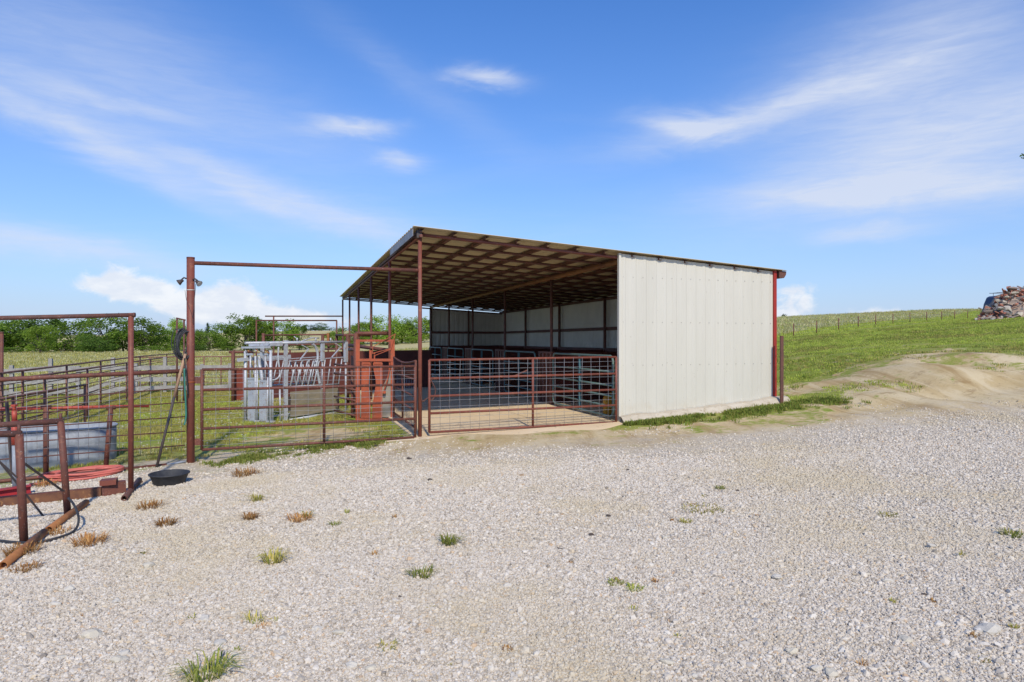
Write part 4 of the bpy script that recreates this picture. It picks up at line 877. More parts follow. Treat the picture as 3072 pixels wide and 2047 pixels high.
def alley_rails():
    g = thing('alley_headrails', (*at(1068, 1100, 14.9)[:2], -.1), 'heavy rusty pipe headrails above the alley behind the red head gate', 'rails')
    for px, py, Y, r in ((1068, 1000, 14.9, .055), (1043, 1004, 17.5, .045), (1010, 1005, 21., .045), (968, 1003, 23., .055), (790, 1000, 23.5, .055), (985, 1004, 23.2, .03)):
        q = at(px, py, Y); pp('upright', (q.x, q.y, G(q.x, q.y) - .2), q, r, RUST, g)
    for a, b, r in ((at(1066, 1001, 14.9), at(1172, 1000, 15.2), .045), (at(1031, 1006, 17.5), at(1110, 1006, 18.), .04), (at(1008, 1006, 21.), at(1072, 1005, 19.), .035), (at(792, 1006, 23.5), at(985, 1004, 23.2), .028), (at(800, 1036, 23.4), at(1010, 1033, 23.), .032), (at(965, 1048, 22.6), at(1060, 1046, 22.), .032), (at(1048, 1036, 17.), at(1172, 1052, 15.4), .045), (at(1048, 1049, 17.), at(1070, 1050, 15.4), .045)):
        pp('rail', a, b, r, RUST, g)
    MB().beam(at(985, 1000, 23.2), at(985, 1030, 23.2), .10, .08).build('latch_box', RUSTY, g)
alley_rails()

# ------------------------------------------------------------------ squeeze chute and red head gate
def chute():
    N = Vector((-5.22, 14.04, 0)); a = Vector((.55, .835, 0)); b = Vector((-.835, .55, 0)); WD = .84
    g = thing('squeeze_chute', (N.x, N.y, G(N.x, N.y)), 'silver painted cattle squeeze chute with slanted side bars and tan lower panels', 'squeeze chute')
    S = lambda x, y, off=0.: onp(700 + .2423 * x, 960 + .2423 * y, (N.x, N.y), (a.x, a.y)) + b * off      # near side, zoom coordinates
    H = lambda x, y, off=0.: onp(700 + .2041 * x, 980 + .2041 * y, (N.x, N.y), (b.x, b.y)) + a * off      # head end
    def ground_end(p, d=.06): return Vector((p.x, p.y, G(p.x, p.y) - d))
    for off in (0, WD):
        nm = S(440, 288, off); pp('top_tube', nm, S(1400, 272, off), .028, SILVER, g, 12)
        q = S(650, 300, off); MB().beam(ground_end(q), q, .065, .065, a).build('side_post', SILVER, g)
        q = S(1392, 272, off); q2 = S(1392, 520, off); MB().beam(q2, q, .075, .075, a).build('rear_post', SILVER, g); pp('rear_leg', ground_end(q2), q2, .022, SILVER, g)
        MB().beam(S(680, 512, off), S(1360, 462, off), .05, .018).build('bar_rail', SILVER, g)
        pp('lower_bar_rail', S(690, 832, off), S(1305, 796, off), .020, SILVER, g)
        pp('base_tube', S(690, 1240, off), S(1430, 1122, off), .026, SILVER, g)
    for xt in (775, 848, 920, 992, 1062): pp('slant_bar', S(xt, 505), S(xt - 72, 828), .0165, SILVER, g, 8)
    for xt in (1138, 1208, 1276, 1345): pp('slant_bar', S(xt, 482), S(xt - 44, 812), .015, SILVER, g, 8)
    for xt in (722, 795, 868, 940, 1012): pp('slant_bar', S(xt, 505, .06), S(xt + 82, 830, .06), .0165, SILVER, g, 8)
    for xt in (500, 560, 620, 690): pp('slant_bar', S(xt, 500, WD), S(xt + 95, 840, WD), .016, SILVER, g, 8)
    for k in range(8): pp('slant_bar', S(760 + 78 * k, 505, WD), S(700 + 78 * k, 828, WD), .015, SILVER, g, 8)
    MB().beam(S(345, 505, WD), S(1000, 458, WD), .03, .075).build('side_board', SILVER, g)
    # lower sheets
    n = -b
    for ya, yb, yc, yd in ((892, 842, 982, 1058), (1064, 988, 1108, 1208)):
        MB().slab([S(702, ya), S(1288, yb), S(1292, yc), S(702, yd)], n, .02).build('lower_panel', TANP, g)
    MB().slab([S(480, 880, WD * .5), S(640, 860, WD * .5), S(640, 1200, WD * .5), S(480, 1200, WD * .5)], n, .02).build('lower_panel', TANP, g)
    for x, y0, y1 in ((1294, 870, 1105), (697, 950, 1130)): MB().beam(S(x, y0), S(x, y1), .04, .05, a).build('hinge_post', DARK, g)
    pp('strut', ground_end(S(585, 1270)), S(575, 845), .020, SILVER, g); MB().tube(curve_pts([S(560, 330), S(556, 480), S(575, 640), S(568, 700), S(530, 735), S(480, 748)]), .018, 8).build('bent_tube', SILVER, g)
    MB().tube(curve_pts([S(980, 300), S(1015, 330), S(1042, 400), S(1046, 470), S(1030, 560), S(1052, 690), S(1070, 790)]), .030, 10).build('arch', SILVER, g)
    MB().tube([S(785, 300), S(870, 255), S(970, 222), S(1062, 226)], .014, 8).build('lever', SILVER, g)
    MB().tube(curve_pts([S(600, 300), S(612, 268), S(640, 258), S(682, 262), S(690, 292)]), .009, 7).build('handle', SILVER, g)
    MB().tube([S(752, 205), S(790, 238), S(806, 258)], .010, 7).build('lever', SILVER, g); MB().tube([S(740, 268), S(755, 205)], .008, 6).build('lever', RUST, g)
    for pts in (((850, 312), (932, 358), (828, 492)), ((1250, 285), (1332, 335), (1220, 462))): m = MB(); [m.beam(S(*p), S(*q), .03, .018) for p, q in zip(pts[:-1], pts[1:])]; m.build('link_arm', SILVER, g)
    for x in (740, 810, 880, 950, 1020): p = S(x, 522); MB().pipe(p, p - Vector((0, 0, .035)), .016, 8).build('bar_pivot', DARK, g)
    for x, y in ((1205, 250), (790, 250), (1020, 248)): p = S(x, y + 12); MB().pipe(p, p + Vector((0, 0, .07)), .02, 8).build('knob', SILVER, g)
    m = MB(); m.beam(S(705, 1262), S(950, 1212), .05, .03); m.beam(S(800, 1262), S(800, 1230), .03, .06); m.beam(S(1290, 1175), S(1420, 1150), .04, .03); m.build('foot_plate', SILVER, g)
    # head end
    for x, y0 in ((178, 362), (548, 350)): q = H(x, y0); MB().pipe(ground_end(q), q, .034, 12).build('head_post', SILVER, g)
    for x0, x1, y0 in ((226, 326, 758), (396, 492, 792)):
        p = [H(x0, y0), H(x1, y0), H(x1, 1402), H(x0, 1402)]; MB().slab(p, -a, .03).build('head_door', SILVER, g)
        MB().beam(H(x0, y0 + 8, -.035), H(x1, y0 + 8, -.035), .012, .035).build('door_lip', SILVER, g)
    for x, y0, y1, r in ((252, 430, 770, .020), (325, 432, 1420, .022), (352, 640, 1400, .018), (505, 750, 1400, .018), (470, 430, 800, .016), (582, 900, 1420, .012)): pp('head_tube', H(x, y1), H(x, y0), r, SILVER, g)
    MB().tube(curve_pts([H(382, 440), H(385, 560), H(410, 660), H(425, 790)]), .036, 10).build('neck_bar', SILVER, g)
    MB().beam(H(145, 310, -.02), H(545, 304, -.02), .06, .045).build('head_beam', SILVER, g); MB().beam(H(225, 272, .05), H(560, 262, .05), .10, .055).build('head_beam', SILVER, g)
    MB().beam(S(450, 305), S(600, 300), .06, .08).build('head_beam', SILVER, g)
    rnd = random.Random(4)
    for k in range(9):
        x = 170 + 42 * k; p = H(x, 340 + rnd.uniform(-8, 12)); q = H(x + rnd.uniform(40, 110), 372 + rnd.uniform(-25, 25), -.05); pp('linkage', p, q, .012, [SILVER, RUSTY, DARK][k % 3], g, 6)
    for x0, x1 in ((160, 225), (515, 465)): MB().slab([H(x0, 400), H(x1, 400), H(x0, 470)], a, .012).build('gusset', SILVER, g)
    MB().beam(H(185, 408), H(285, 408), .03, .045).build('head_beam', SILVER, g); MB().beam(H(360, 412), H(520, 408), .03, .045).build('head_beam', SILVER, g)
    MB().beam(H(160, 1392), H(600, 1400), .06, .04).build('sill', SILVER, g)
    for y in (1045, 1078, 1150): pp('hook', H(165, y), H(128, y + 8, -.03), .008, GALV, g, 6)
    return g
chute()
def red_headgate():
    O = tuple(at(1070, 1262, 13.8)[:2]); e = at(1184, 1256, 13.95); a = Vector((e.x - O[0], e.y - O[1], 0)).normalized(); n = Vector((a.y, -a.x, 0))
    g = thing('red_head_gate', (O[0], O[1], G(*O)), 'orange red steel cattle head gate with two curved doors', 'head gate')
    P = lambda x, y, off=0.: onp(900 + .2041 * x, 980 + .2041 * y, O, (a.x, a.y)) + n * off
    for x in (850, 1362): q = P(x, 190); MB().beam((q.x, q.y, G(q.x, q.y) - .03), q, .075, .085, a).build('stile', ORANGE, g)
    MB().beam(P(825, 207), P(1385, 207), .07, .045).build('top_bar', ORANGE, g); MB().beam(P(825, 492), P(1385, 492), .09, .055).build('middle_bar', ORANGE, g); MB().beam(P(825, 1370), P(1385, 1370), .09, .06).build('sill', ORANGE, g)
    for L_, Rr in (([(915, 532), (910, 900), (905, 1340)], [(1030, 532), (1030, 640), (1003, 850), (1030, 1100), (1028, 1340)]), ([(1082, 532), (1090, 640), (1122, 830), (1080, 1100), (1066, 1340)], [(1205, 532), (1205, 900), (1200, 1340)])):
        l = curve_pts([Vector((x, y, 0)) for x, y in L_], 5); r = curve_pts([Vector((x, y, 0)) for x, y in Rr], 5)
        pts = [P(v.x, v.y) for v in l] + [P(v.x, v.y) for v in reversed(r)]; d = MB().slab(pts, n, .03).build('door', ORANGE, g)
        for side in (l, r): m = MB(); [m.beam(P(p.x, p.y, .035), P(q.x, q.y, .035), .02, .03, n) for p, q in zip(side[:-1], side[1:])]; m.build('door_edge', ORANGE, d)
        MB().beam(P(l[0].x, 536, .035), P(r[0].x, 536, .035), .02, .04).build('door_edge', ORANGE, d); MB().beam(P(l[-1].x, 1322, .035), P(r[-1].x, 1322, .035), .02, .05).build('door_edge', ORANGE, d)
    MB().slab([P(1212, 560, -.05), P(1335, 620, -.05), P(1335, 900, -.05), P(1212, 900, -.05)], -n, .01).build('back_sheet', MAROON, g)
    MB().slab([P(1210, 900, -.02), P(1335, 640, -.02), P(1335, 1335, -.02), P(1200, 1335, -.02)], -n, .02).build('side_panel', mat('grey_board', (.33, .30, .25), (.25, .23, .2), None, 3, .8), g)
    MB().slab([P(868, 900, -.02), P(905, 1050, -.02), P(905, 1335, -.02), P(868, 1335, -.02)], -n, .02).build('side_panel', mat('grey_board', (.33, .30, .25)), g)
    for p, q, w in (((1040, 318), (1402, 108), .035), ((1402, 108), (1330, 345), .035), ((1072, 392), (1335, 322), .014), ((1105, 424), (1335, 332), .014), ((1072, 300), (1066, 400), .03)): MB().beam(P(*p, .06), P(*q, .06), .014, w, n).build('lever_arm', ORANGE, g)
    MB().beam(P(1036, 345), P(1036, 480), .05, .05, a).build('lever_post', ORANGE, g); MB().beam(P(1095, 380), P(1095, 560), .03, .03, a).build('lever_post', ORANGE, g)
    MB().tube(curve_pts([P(1318, 530, .05), P(1312, 640, .05), P(1285, 780, .05), P(1238, 930, .05)]), .016, 8).build('curved_lever', ORANGE, g)
    MB().pipe(P(1240, 960, .02), P(1240, 960, .09), .035, 10).build('pivot', ORANGE, g)
    for y in (600, 740, 940, 1100, 1320): pp('side_bar', P(850, y), P(850, y) - n * .9 - a * .55 + Vector((0, 0, .04)), .022, RUST, g)
    for x in (740, 790): q = P(x, 600) - n * .7; pp('side_upright', (q.x, q.y, G(q.x, q.y) - .1), (q.x, q.y, 1.0), .03, RUST, g)
    return g
red_headgate()
q = W(4.05, .95, slabz(4.05)); g = thing('yellow_jug', q, 'yellow plastic jug standing behind the nearest stall gate beside the white wall', 'jug'); ax, ay = Vector((dv[0], dv[1], 0)) * .07, Vector((rv[0], rv[1], 0)) * .095
m = MB(); ring = []
for z, k in ((.0, .92), (.02, 1), (.30, 1), (.35, .93), (.39, .55), (.41, .30)):
    ring.append([q + ax * (k * cx) + ay * (k * cy) + Vector((0, 0, z + .003)) for cx, cy in ((-1, -.8), (-.8, -1), (.8, -1), (1, -.8), (1, .8), (.8, 1), (-.8, 1), (-1, .8))])
m.add([v for r_ in ring for v in r_], [(i * 8 + j, i * 8 + (j + 1) % 8, (i + 1) * 8 + (j + 1) % 8, (i + 1) * 8 + j) for i in range(5) for j in range(8)] + [tuple(range(7, -1, -1)), tuple(range(40, 48))], True); m.build('body', YEL, g)
MB().pipe(q + Vector((0, 0, .405)), q + Vector((0, 0, .44)), .026, 12).build('cap', DARK, g)
MB().tube(curve_pts([q + ay * .75 + Vector((0, 0, .33)), q + ay * .7 + Vector((0, 0, .44)), q + ay * .25 + Vector((0, 0, .43))]), .012, 7).build('handle', YEL, g)

# ------------------------------------------------------------------ hill: fence, post, rubble, vehicle, trees
def hill_fence():
    xs = [(2381, 1015, 974), (2450, 1007, 968), (2516, 1004, 962), (2575, 997, 959), (2627, 988, 952), (2679, 984, 948), (2730, 975, 944), (2780, 967, 940), (2825, 959, 936), (2864, 957, 933), (2903, 953, 931), (2941, 952, 929), (2976, 951, 928), (3010, 950, 926), (3050, 949, 924), (3090, 948, 922)]
    c = None; g = None; me = None; P = []
    for px, yb, yt in xs:
        t = (px - CX) / F; ys = np.linspace(30, 170, 700); h = hill_side(t * ys, ys); Y = ys[int(np.argmax(h > 0))]; x = t * Y; z = G(x, Y); p = Vector((x, Y, z)); P.append(p)
        if g is None: g = thing('hill_fence', p, 'long row of thin rusty posts and wires along the green hilltop', 'fence')
        m = MB(); m.pipe((x, Y, z - .2), (x, Y, z + 1.38), .048, 8); m.build('post', RUST, g)
    for h in (.35, .65, .95, 1.25):
        MB().tube([p + Vector((0, -.03, h)) for p in P], .006, 4).build('wire', WIRE, g)
hill_fence()
b = gnd(2345, 1214); g = thing('steel_post', b, 'lone rusty square post with wire loops right of the white wall', 'post')
MB().beam(b - Vector((0, 0, .2)), at(2345, 1008, b.y), .056, .056, (1, 0, 0)).build('pole', RUSTD, g)
for py in (1032, 1069, 1103, 1135): c = at(2353, py, b.y - .02); MB().tube([c + Vector((.02 * math.cos(6.2832 * i / 10), 0, .02 * math.sin(6.2832 * i / 10))) for i in range(10)], .004, 5, True).build('wire_loop', DARK, g)
def rubble():
    base = gnd(3018, 957); Y = base.y; g = thing('rubble_pile', base, 'heap of broken red brick, pale stone and timber on the hill crest', 'rubble pile'); rnd = random.Random(11)
    mats = [mat('rubble_brick', (.42, .17, .11), (.31, .12, .085), (.48, .30, .22), 4, .9, bump=.3), mat('rubble_stone', (.55, .48, .38), (.42, .36, .29), None, 4, .9, bump=.3), mat('rubble_grey', (.27, .26, .25), (.19, .185, .18), None, 4, .9, bump=.3), mat('rubble_wood', (.36, .28, .23), (.25, .19, .16), None, 5, .9, bump=.3)]
    def hgt(x): return max(.12, min(1.95, (x + 1.35) * 1.12))
    k = Y / F
    cm = MB(); nn = 18; vs = []
    for r_, zf in ((1.0, 0.), (.90, .26), (.70, .52), (.42, .70), (.12, .76)):
        for j in range(nn):
            a = 6.2832 * j / nn; x = .9 + 2.0 * r_ * math.cos(a); y = base.y + .9 + 1.5 * r_ * math.sin(a); vs.append(Vector((base.x + x, y, G(base.x + x, y) - .1 + hgt(x) * zf * 1.02 * (1 + .12 * math.sin(j * 2.7 + r_ * 9)))))
    cm.add(vs, [(i * nn + j, i * nn + (j + 1) % nn, (i + 1) * nn + (j + 1) % nn, (i + 1) * nn + j) for i in range(4) for j in range(nn)] + [tuple(range(4 * nn, 5 * nn))]); cm.build('core', mats[3], g)
    for i in range(270):
        x = rnd.uniform(-1.25, 2.4); f = rnd.random() ** .8; z = hgt(x) * f * .95; dy = rnd.uniform(-1.1, .5) * (1 - .6 * f) ; c = Vector((base.x + x, base.y + dy + .6 * f, G(base.x + x, base.y + dy) + z))
        kind = rnd.random(); s = rnd.uniform(.10, .24) * (1.2 if f < .35 else .95)
        if kind < .42: mb = rock_mb(200 + i, 1, .7, .35); nm = 'stone'; sc3 = Vector((s * 1.25, s, s * .8)); mm = mats[rnd.choice((0, 1, 3, 2))]
        elif kind < .68: mb = MB().box(-1, 1, -.5, .5, -.32, .32); nm = 'brick'; sc3 = Vector((s * .95, s * .9, s)); mm = mats[rnd.choice((0, 0, 0, 2))]
        else: mb = MB().box(-1, 1, -.16, .16, -.12, .12); nm = 'timber'; sc3 = Vector((s * 2.2, s, s)); mm = mats[rnd.choice((3, 3, 0))]
        M = Matrix.Rotation(rnd.uniform(0, 6.28), 3, 'Z') @ Matrix.Rotation(rnd.uniform(-.7, .7), 3, 'Y') @ Matrix.Rotation(rnd.uniform(-.6, .6), 3, 'X')
        o = MB(); o.add([c + M @ Vector((v[0] * sc3.x, v[1] * sc3.y, v[2] * sc3.z)) for v in mb.v], mb.f); o.build(nm, mm, g)
    for px, py, w in ((2968, 954, .30), (3020, 952, .45), (3040, 946, .40)): c = gnd(px, py + 2) + Vector((0, -.5, .16)); M = Matrix.Rotation(rnd.uniform(-.4, .4), 3, 'Z') @ Matrix.Rotation(rnd.uniform(-.35, .35), 3, 'Y'); MB().obox(c, M @ Vector((w, 0, 0)), M @ Vector((0, .22, 0)), M @ Vector((0, 0, .20))).build('concrete_block', mats[2], g)
    return base
rub = rubble()
def vehicle():
    # parked broadside behind the heap; only its raked tail and roof rack rise over the rubble
    Yv = rub.y + 2.2; o = Vector(((3006 - CX) / F * Yv, Yv, 0)); o.z = CZ - (884 - HZ) / F * Yv - 1.95; g = thing('parked_vehicle', o, 'dark blue and maroon vehicle with roof rack behind the rubble pile', 'vehicle')
    paint = mat('dark_blue_paint', (.03, .04, .085), (.025, .03, .07), None, 3, .3, bump=0, spec=.6); mar = mat('maroon_paint', (.16, .02, .04), None, None, 3, .35, bump=0); gl = mat('dark_glass', (.02, .025, .035), None, None, 3, .1, bump=0, spec=.8)
    def ext(pr, y0, y1, nm, mm): n = len(pr); m = MB(); m.add([o + Vector((x, y0, z)) for x, z in pr] + [o + Vector((x, y1, z)) for x, z in pr], [tuple(range(n)), tuple(range(2 * n - 1, n - 1, -1))] + [(i, n + i, n + (i + 1) % n, (i + 1) % n) for i in range(n)], False); return m.build(nm, mm, g)
    ext([(.0, .45), (.0, .95), (.06, 1.12), (4.5, 1.12), (4.62, .95), (4.62, .45)], 0, 1.8, 'lower_body', mar)
    ext([(.05, 1.122), (.12, 1.45), (.30, 1.86), (.46, 1.95), (2.9, 1.97), (3.6, 1.122)], .06, 1.74, 'cabin', paint)
    ext([(.42, 1.25), (.55, 1.72), (1.5, 1.75), (1.5, 1.25)], .045, .058, 'window', gl); ext([(1.6, 1.25), (1.6, 1.75), (2.75, 1.77), (3.1, 1.25)], .045, .058, 'window', gl)
    for x in (.95, 3.7):
        for y in (.1, 1.7): MB().pipe(o + Vector((x, y - .1, .36)), o + Vector((x, y + .1, .36)), .36, 20).build('wheel', RUBBER, g)
    m = MB()
    for y in (.25, 1.55): m.pipe(o + Vector((.35, y, 2.14)), o + Vector((3.0, y, 2.17)), .018, 8)
    for x in (.6, 1.5, 2.5): m.pipe(o + Vector((x, .25, 2.15)), o + Vector((x, 1.55, 2.15)), .015, 8); [m.pipe(o + Vector((x, y, 1.94)), o + Vector((x, y, 2.15)), .014, 6) for y in (.25, 1.55)]
    m.build('roof_rack', DARK, g)
vehicle()

# ------------------------------------------------------------------ trees
ORD = 'first second third fourth fifth sixth seventh eighth ninth tenth eleventh twelfth thirteenth fourteenth fifteenth sixteenth seventeenth eighteenth nineteenth twentieth'.split(); ORD += ['twenty-' + o for o in ORD[:9]] + ['thirtieth'] + ['thirty-' + o for o in ORD[:9]]
BARK = mat('bark', (.13, .10, .08), (.08, .065, .055), None, 5, .9, bump=.4)
LEAF = {'mid': foliage_mat('leaf_mid', (.13, .215, .034), (.19, .30, .045), (.27, .38, .07), .45), 'light': foliage_mat('leaf_light', (.21, .32, .045), (.28, .41, .06), (.36, .47, .09), .45),
        'dark': foliage_mat('leaf_dark', (.075, .135, .03), (.115, .19, .038), (.17, .26, .055), .4), 'cedar': foliage_mat('leaf_cedar', (.020, .040, .018), (.028, .052, .024), (.04, .065, .03), .1),
        'far': foliage_mat('leaf_far_hazed', (.10, .16, .085), (.13, .20, .095), (.17, .24, .115), .3)}  # 'far' leaves: distance haze is mixed into the colour as a bluish grey
def tree_mesh(seed, lobes, leaves, leaf, low=.02, cone=False, airy=1.):
    """unit tree: height 1, crown about 1 wide; returns crown and trunk builders"""
    rnd = random.Random(seed); cr = MB(); tr = MB(); L = []
    for i in range(lobes):
        a = rnd.uniform(0, 6.283); z = rnd.uniform(low + .10, .90)
        if cone: rad = (1 - z) * .42
        else: rad = .42 * math.sqrt(max(.04, 1 - ((z - .52) / .50) ** 2)) * (1.05 if z < .5 else .95)
        r = rad * math.sqrt(rnd.uniform(.15, 1)); s = (.085 if cone else .15) * rnd.uniform(.65, 1.3); L.append((Vector((r * math.cos(a), r * math.sin(a), z)), s))
    for c, s in L:
        for k in range(leaves):
            d = Vector((rnd.gauss(0, 1), rnd.gauss(0, 1), rnd.gauss(0, .8))).normalized() * s * (rnd.random() ** (.45 * airy)); p = c + d
            q = Vector((rnd.gauss(0, 1), rnd.gauss(0, 1), rnd.gauss(.5, 1))).normalized(); e1 = q.orthogonal().normalized(); e2 = q.cross(e1); w = leaf * rnd.uniform(.6, 1.3)
            cr.add([p - e1 * w, p + e2 * w * .55, p + e1 * w, p - e2 * w * .55], [(0, 1, 2, 3)])
    tr.tube([(0, 0, -.06), (.01, .0, .12), (.02, .01, .30), (.0, .02, .62)], [.030, .024, .018, .006], 8)
    for c, s in L[:9]:
        st = Vector((.015, .005, rnd.uniform(.14, .34))); tr.tube([st, st.lerp(c, .5) + Vector((0, 0, -.03)), c], [.012, .008, .003], 6)
    return cr, tr
def mk(mb, material, nm): me = bpy.data.meshes.new(nm); me.from_pydata(mb.v, [], mb.f); me.polygons.foreach_set('use_smooth', mb.sm); me.materials.append(material); me.update(); return me
TM = {}
for kind, seeds in (('mid', (1, 2, 3)), ('light', (4, 5)), ('dark', (6, 7)), ('cedar', (8,)), ('far', (9, 10))):
    TM[kind] = []
    for s in seeds:
        c, t = tree_mesh(s, {'far': 16, 'cedar': 30}.get(kind, 48), {'far': 45}.get(kind, 85), {'far': .035, 'cedar': .020}.get(kind, .024), cone=kind == 'cedar'); TM[kind].append((mk(c, LEAF[kind], 'crown'), mk(t, BARK, 'trunk')))
def plant(i, px, top, base, wpx, Y, kind, label, group, name='tree'):
    x = (px - CX) / F * Y; z = G(x, Y); h = CZ - (top - HZ) / F * Y - z; w = wpx / F * Y
    g = thing(name, (x, Y, z), label, 'tree', group); rnd = random.Random(i * 7 + 1); g.rotation_euler = (0, 0, rnd.uniform(0, 6.28)); g.scale = (w, w * rnd.uniform(.9, 1.1), h)
    cm, tm = TM[kind][i % len(TM[kind])]
    for nm, me in (('crown', cm), ('trunk', tm)): o = bpy.data.objects.new(nm, me); C.objects.link(o); o.parent = g
ROW = [(-60, 965, 190, 112, 'mid'), (8, 974, 80, 116, 'mid'), (66, 962, 150, 116, 'mid'), (145, 955, 140, 114, 'dark'), (120, 982, 95, 100, 'light'), (214, 967, 125, 112, 'mid'), (318, 951, 140, 110, 'mid'), (262, 1008, 70, 104, 'dark'),
       (300, 1024, 90, 103, 'dark'), (370, 985, 90, 116, 'mid'), (425, 958, 125, 116, 'mid'), (478, 984, 80, 122, 'mid'), (532, 962, 50, 130, 'light'), (520, 990, 90, 124, 'mid'), (585, 1000, 70, 128, 'mid'), (622, 970, 36, 150, 'cedar'), (625, 994, 90, 132, 'mid'), (672, 975, 85, 138, 'mid'),
       (733, 944, 115, 138, 'mid'), (780, 964, 80, 142, 'light'), (795, 990, 60, 140, 'dark'), (850, 961, 100, 142, 'mid'), (898, 976, 60, 146, 'dark'), (1045, 988, 95, 190, 'light'), (1000, 1002, 70, 180, 'light'), (1090, 972, 90, 200, 'light'), (1149, 951, 110, 200, 'light'), (1205, 968, 95, 205, 'mid'), (1250, 957, 110, 200, 'light'), (1310, 966, 120, 205, 'light')]
ROW.sort(key=lambda r: r[0])
adj = {'mid': 'leafy green', 'light': 'bright light green', 'dark': 'dark green', 'cedar': 'dark conical cedar'}
for i, (px, top, w, Y, kind) in enumerate(ROW):
    o_ = ORD[i]
    plant(i, px, top - 6, 0, w * 1.2, Y, kind, '%s %s in the tree line beyond the pens, %s from the left' % (adj[kind], 'tree' if kind != 'cedar' else 'standing up', o_), 'trees in the near tree line')
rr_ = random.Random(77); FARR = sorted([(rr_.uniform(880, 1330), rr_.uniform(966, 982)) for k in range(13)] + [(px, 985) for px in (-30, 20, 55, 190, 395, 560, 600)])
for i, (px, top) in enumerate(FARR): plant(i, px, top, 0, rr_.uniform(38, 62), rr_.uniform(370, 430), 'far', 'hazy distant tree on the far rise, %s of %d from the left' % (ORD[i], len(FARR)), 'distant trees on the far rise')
rs = random.Random(5)
for i in range(17):
    px = -40 + 80 * i + rs.uniform(-14, 14); Y_ = 108 + max(0, (px - 500)) * .11 + rs.uniform(-6, 10); kd = rs.choice(('dark', 'mid', 'mid', 'light'))
    x_ = (px - CX) / F * Y_; hh = rs.uniform(1.0, 2.2); tp_y = HZ - (G(x_, Y_) + hh - CZ) * F / Y_
    plant(i + 3, px, tp_y, 0, rs.uniform(50, 90), Y_, kd, '%s shrub at the foot of the tree line, %s shrub from the left' % ({'dark': 'dark', 'mid': 'mid green', 'light': 'light green'}[kd], ORD[i]), 'shrubs under the tree line', 'shrub')
# lone wind-bent tree on the crest and the tree just outside the right edge
def lone():
    Y = 150.; x = (2345 - CX) / F * Y; z = G(x, Y); k = Y / F; g = thing('lone_tree', (x, Y, z), 'tiny lone wind bent tree on the crest beside the shed roof', 'tree'); rnd = random.Random(3)
    zt = lambda py: CZ - (py - HZ) / F * Y
    MB().tube([(x - 6 * k, Y, z - .2), (x - 5 * k, Y, zt(958)), (x + 2 * k, Y, zt(953)), (x + 8 * k, Y, zt(947))], [.14, .11, .09, .05], 7).build('trunk', BARK, g)
    m = MB()
    for cx, cy, s, n in ((-4, 960, 4, 60), (-2, 956, 4, 60), (4, 953, 4, 50), (9, 948, 4, 50), (4, 947, 3, 30), (-7, 962, 3, 40)):
        for i in range(n):
            p = Vector((x + (cx + rnd.gauss(0, s * .6)) * k, Y + rnd.gauss(0, .4), zt(cy + rnd.gauss(0, 2)))); q = Vector((rnd.gauss(0, 1), rnd.gauss(0, 1), rnd.gauss(0, 1))).normalized(); e1 = q.orthogonal().normalized() * .13; e2 = q.cross(e1) * .7; m.add([p - e1, p + e2, p + e1, p - e2], [(0, 1, 2, 3)])
    m.build('crown', LEAF['cedar'], g)
lone()
def edge_tree():
    x, y = 16.0, 8.3; z = G(x, y); g = thing('shade_tree', (x, y, z), 'leafy branch tip of a tree just outside the right edge', 'tree'); rnd = random.Random(9)
    tr = MB(); tr.tube([(x, y, z - .3), (x + .1, y, z + 1.6), (x - .1, y + .1, z + 3.2), (x, y, z + 4.8)], [.20, .15, .12, .05], 10); cr = MB()
    tips = [Vector((9.42, 11.95, 5.06))] + [v for v in [Vector((x + rnd.uniform(.4, 2.5) * math.cos(a), y + rnd.uniform(.4, 2.4) * math.sin(a), z + rnd.uniform(2.8, 5.6))) for a in np.linspace(-3.0, 3.0, 60)] if v.x / v.y > 1.25]
    for i, tp in enumerate(tips):
        st = Vector((x, y, z + rnd.uniform(2.2, 4.4))); tr.tube([st, st.lerp(tp, .5) + Vector((0, 0, .2)), tp], [.05, .03, .008], 6)
        for k in range(16 if i == 0 else 120):
            p = tp + Vector((rnd.gauss(.05 if i == 0 else 0, 1), rnd.gauss(0, 1), rnd.gauss(0, .7))) * (.05 if i == 0 else .42); q = Vector((rnd.gauss(0, 1), rnd.gauss(0, 1), rnd.gauss(.4, 1))).normalized(); w = .030 if i == 0 else .085; e1 = q.orthogonal().normalized() * w; e2 = q.cross(e1) * .6; cr.add([p - e1, p + e2, p + e1, p - e2], [(0, 1, 2, 3)])
    tr.build('trunk', BARK, g); cr.build('crown', LEAF['dark'], g)
edge_tree()

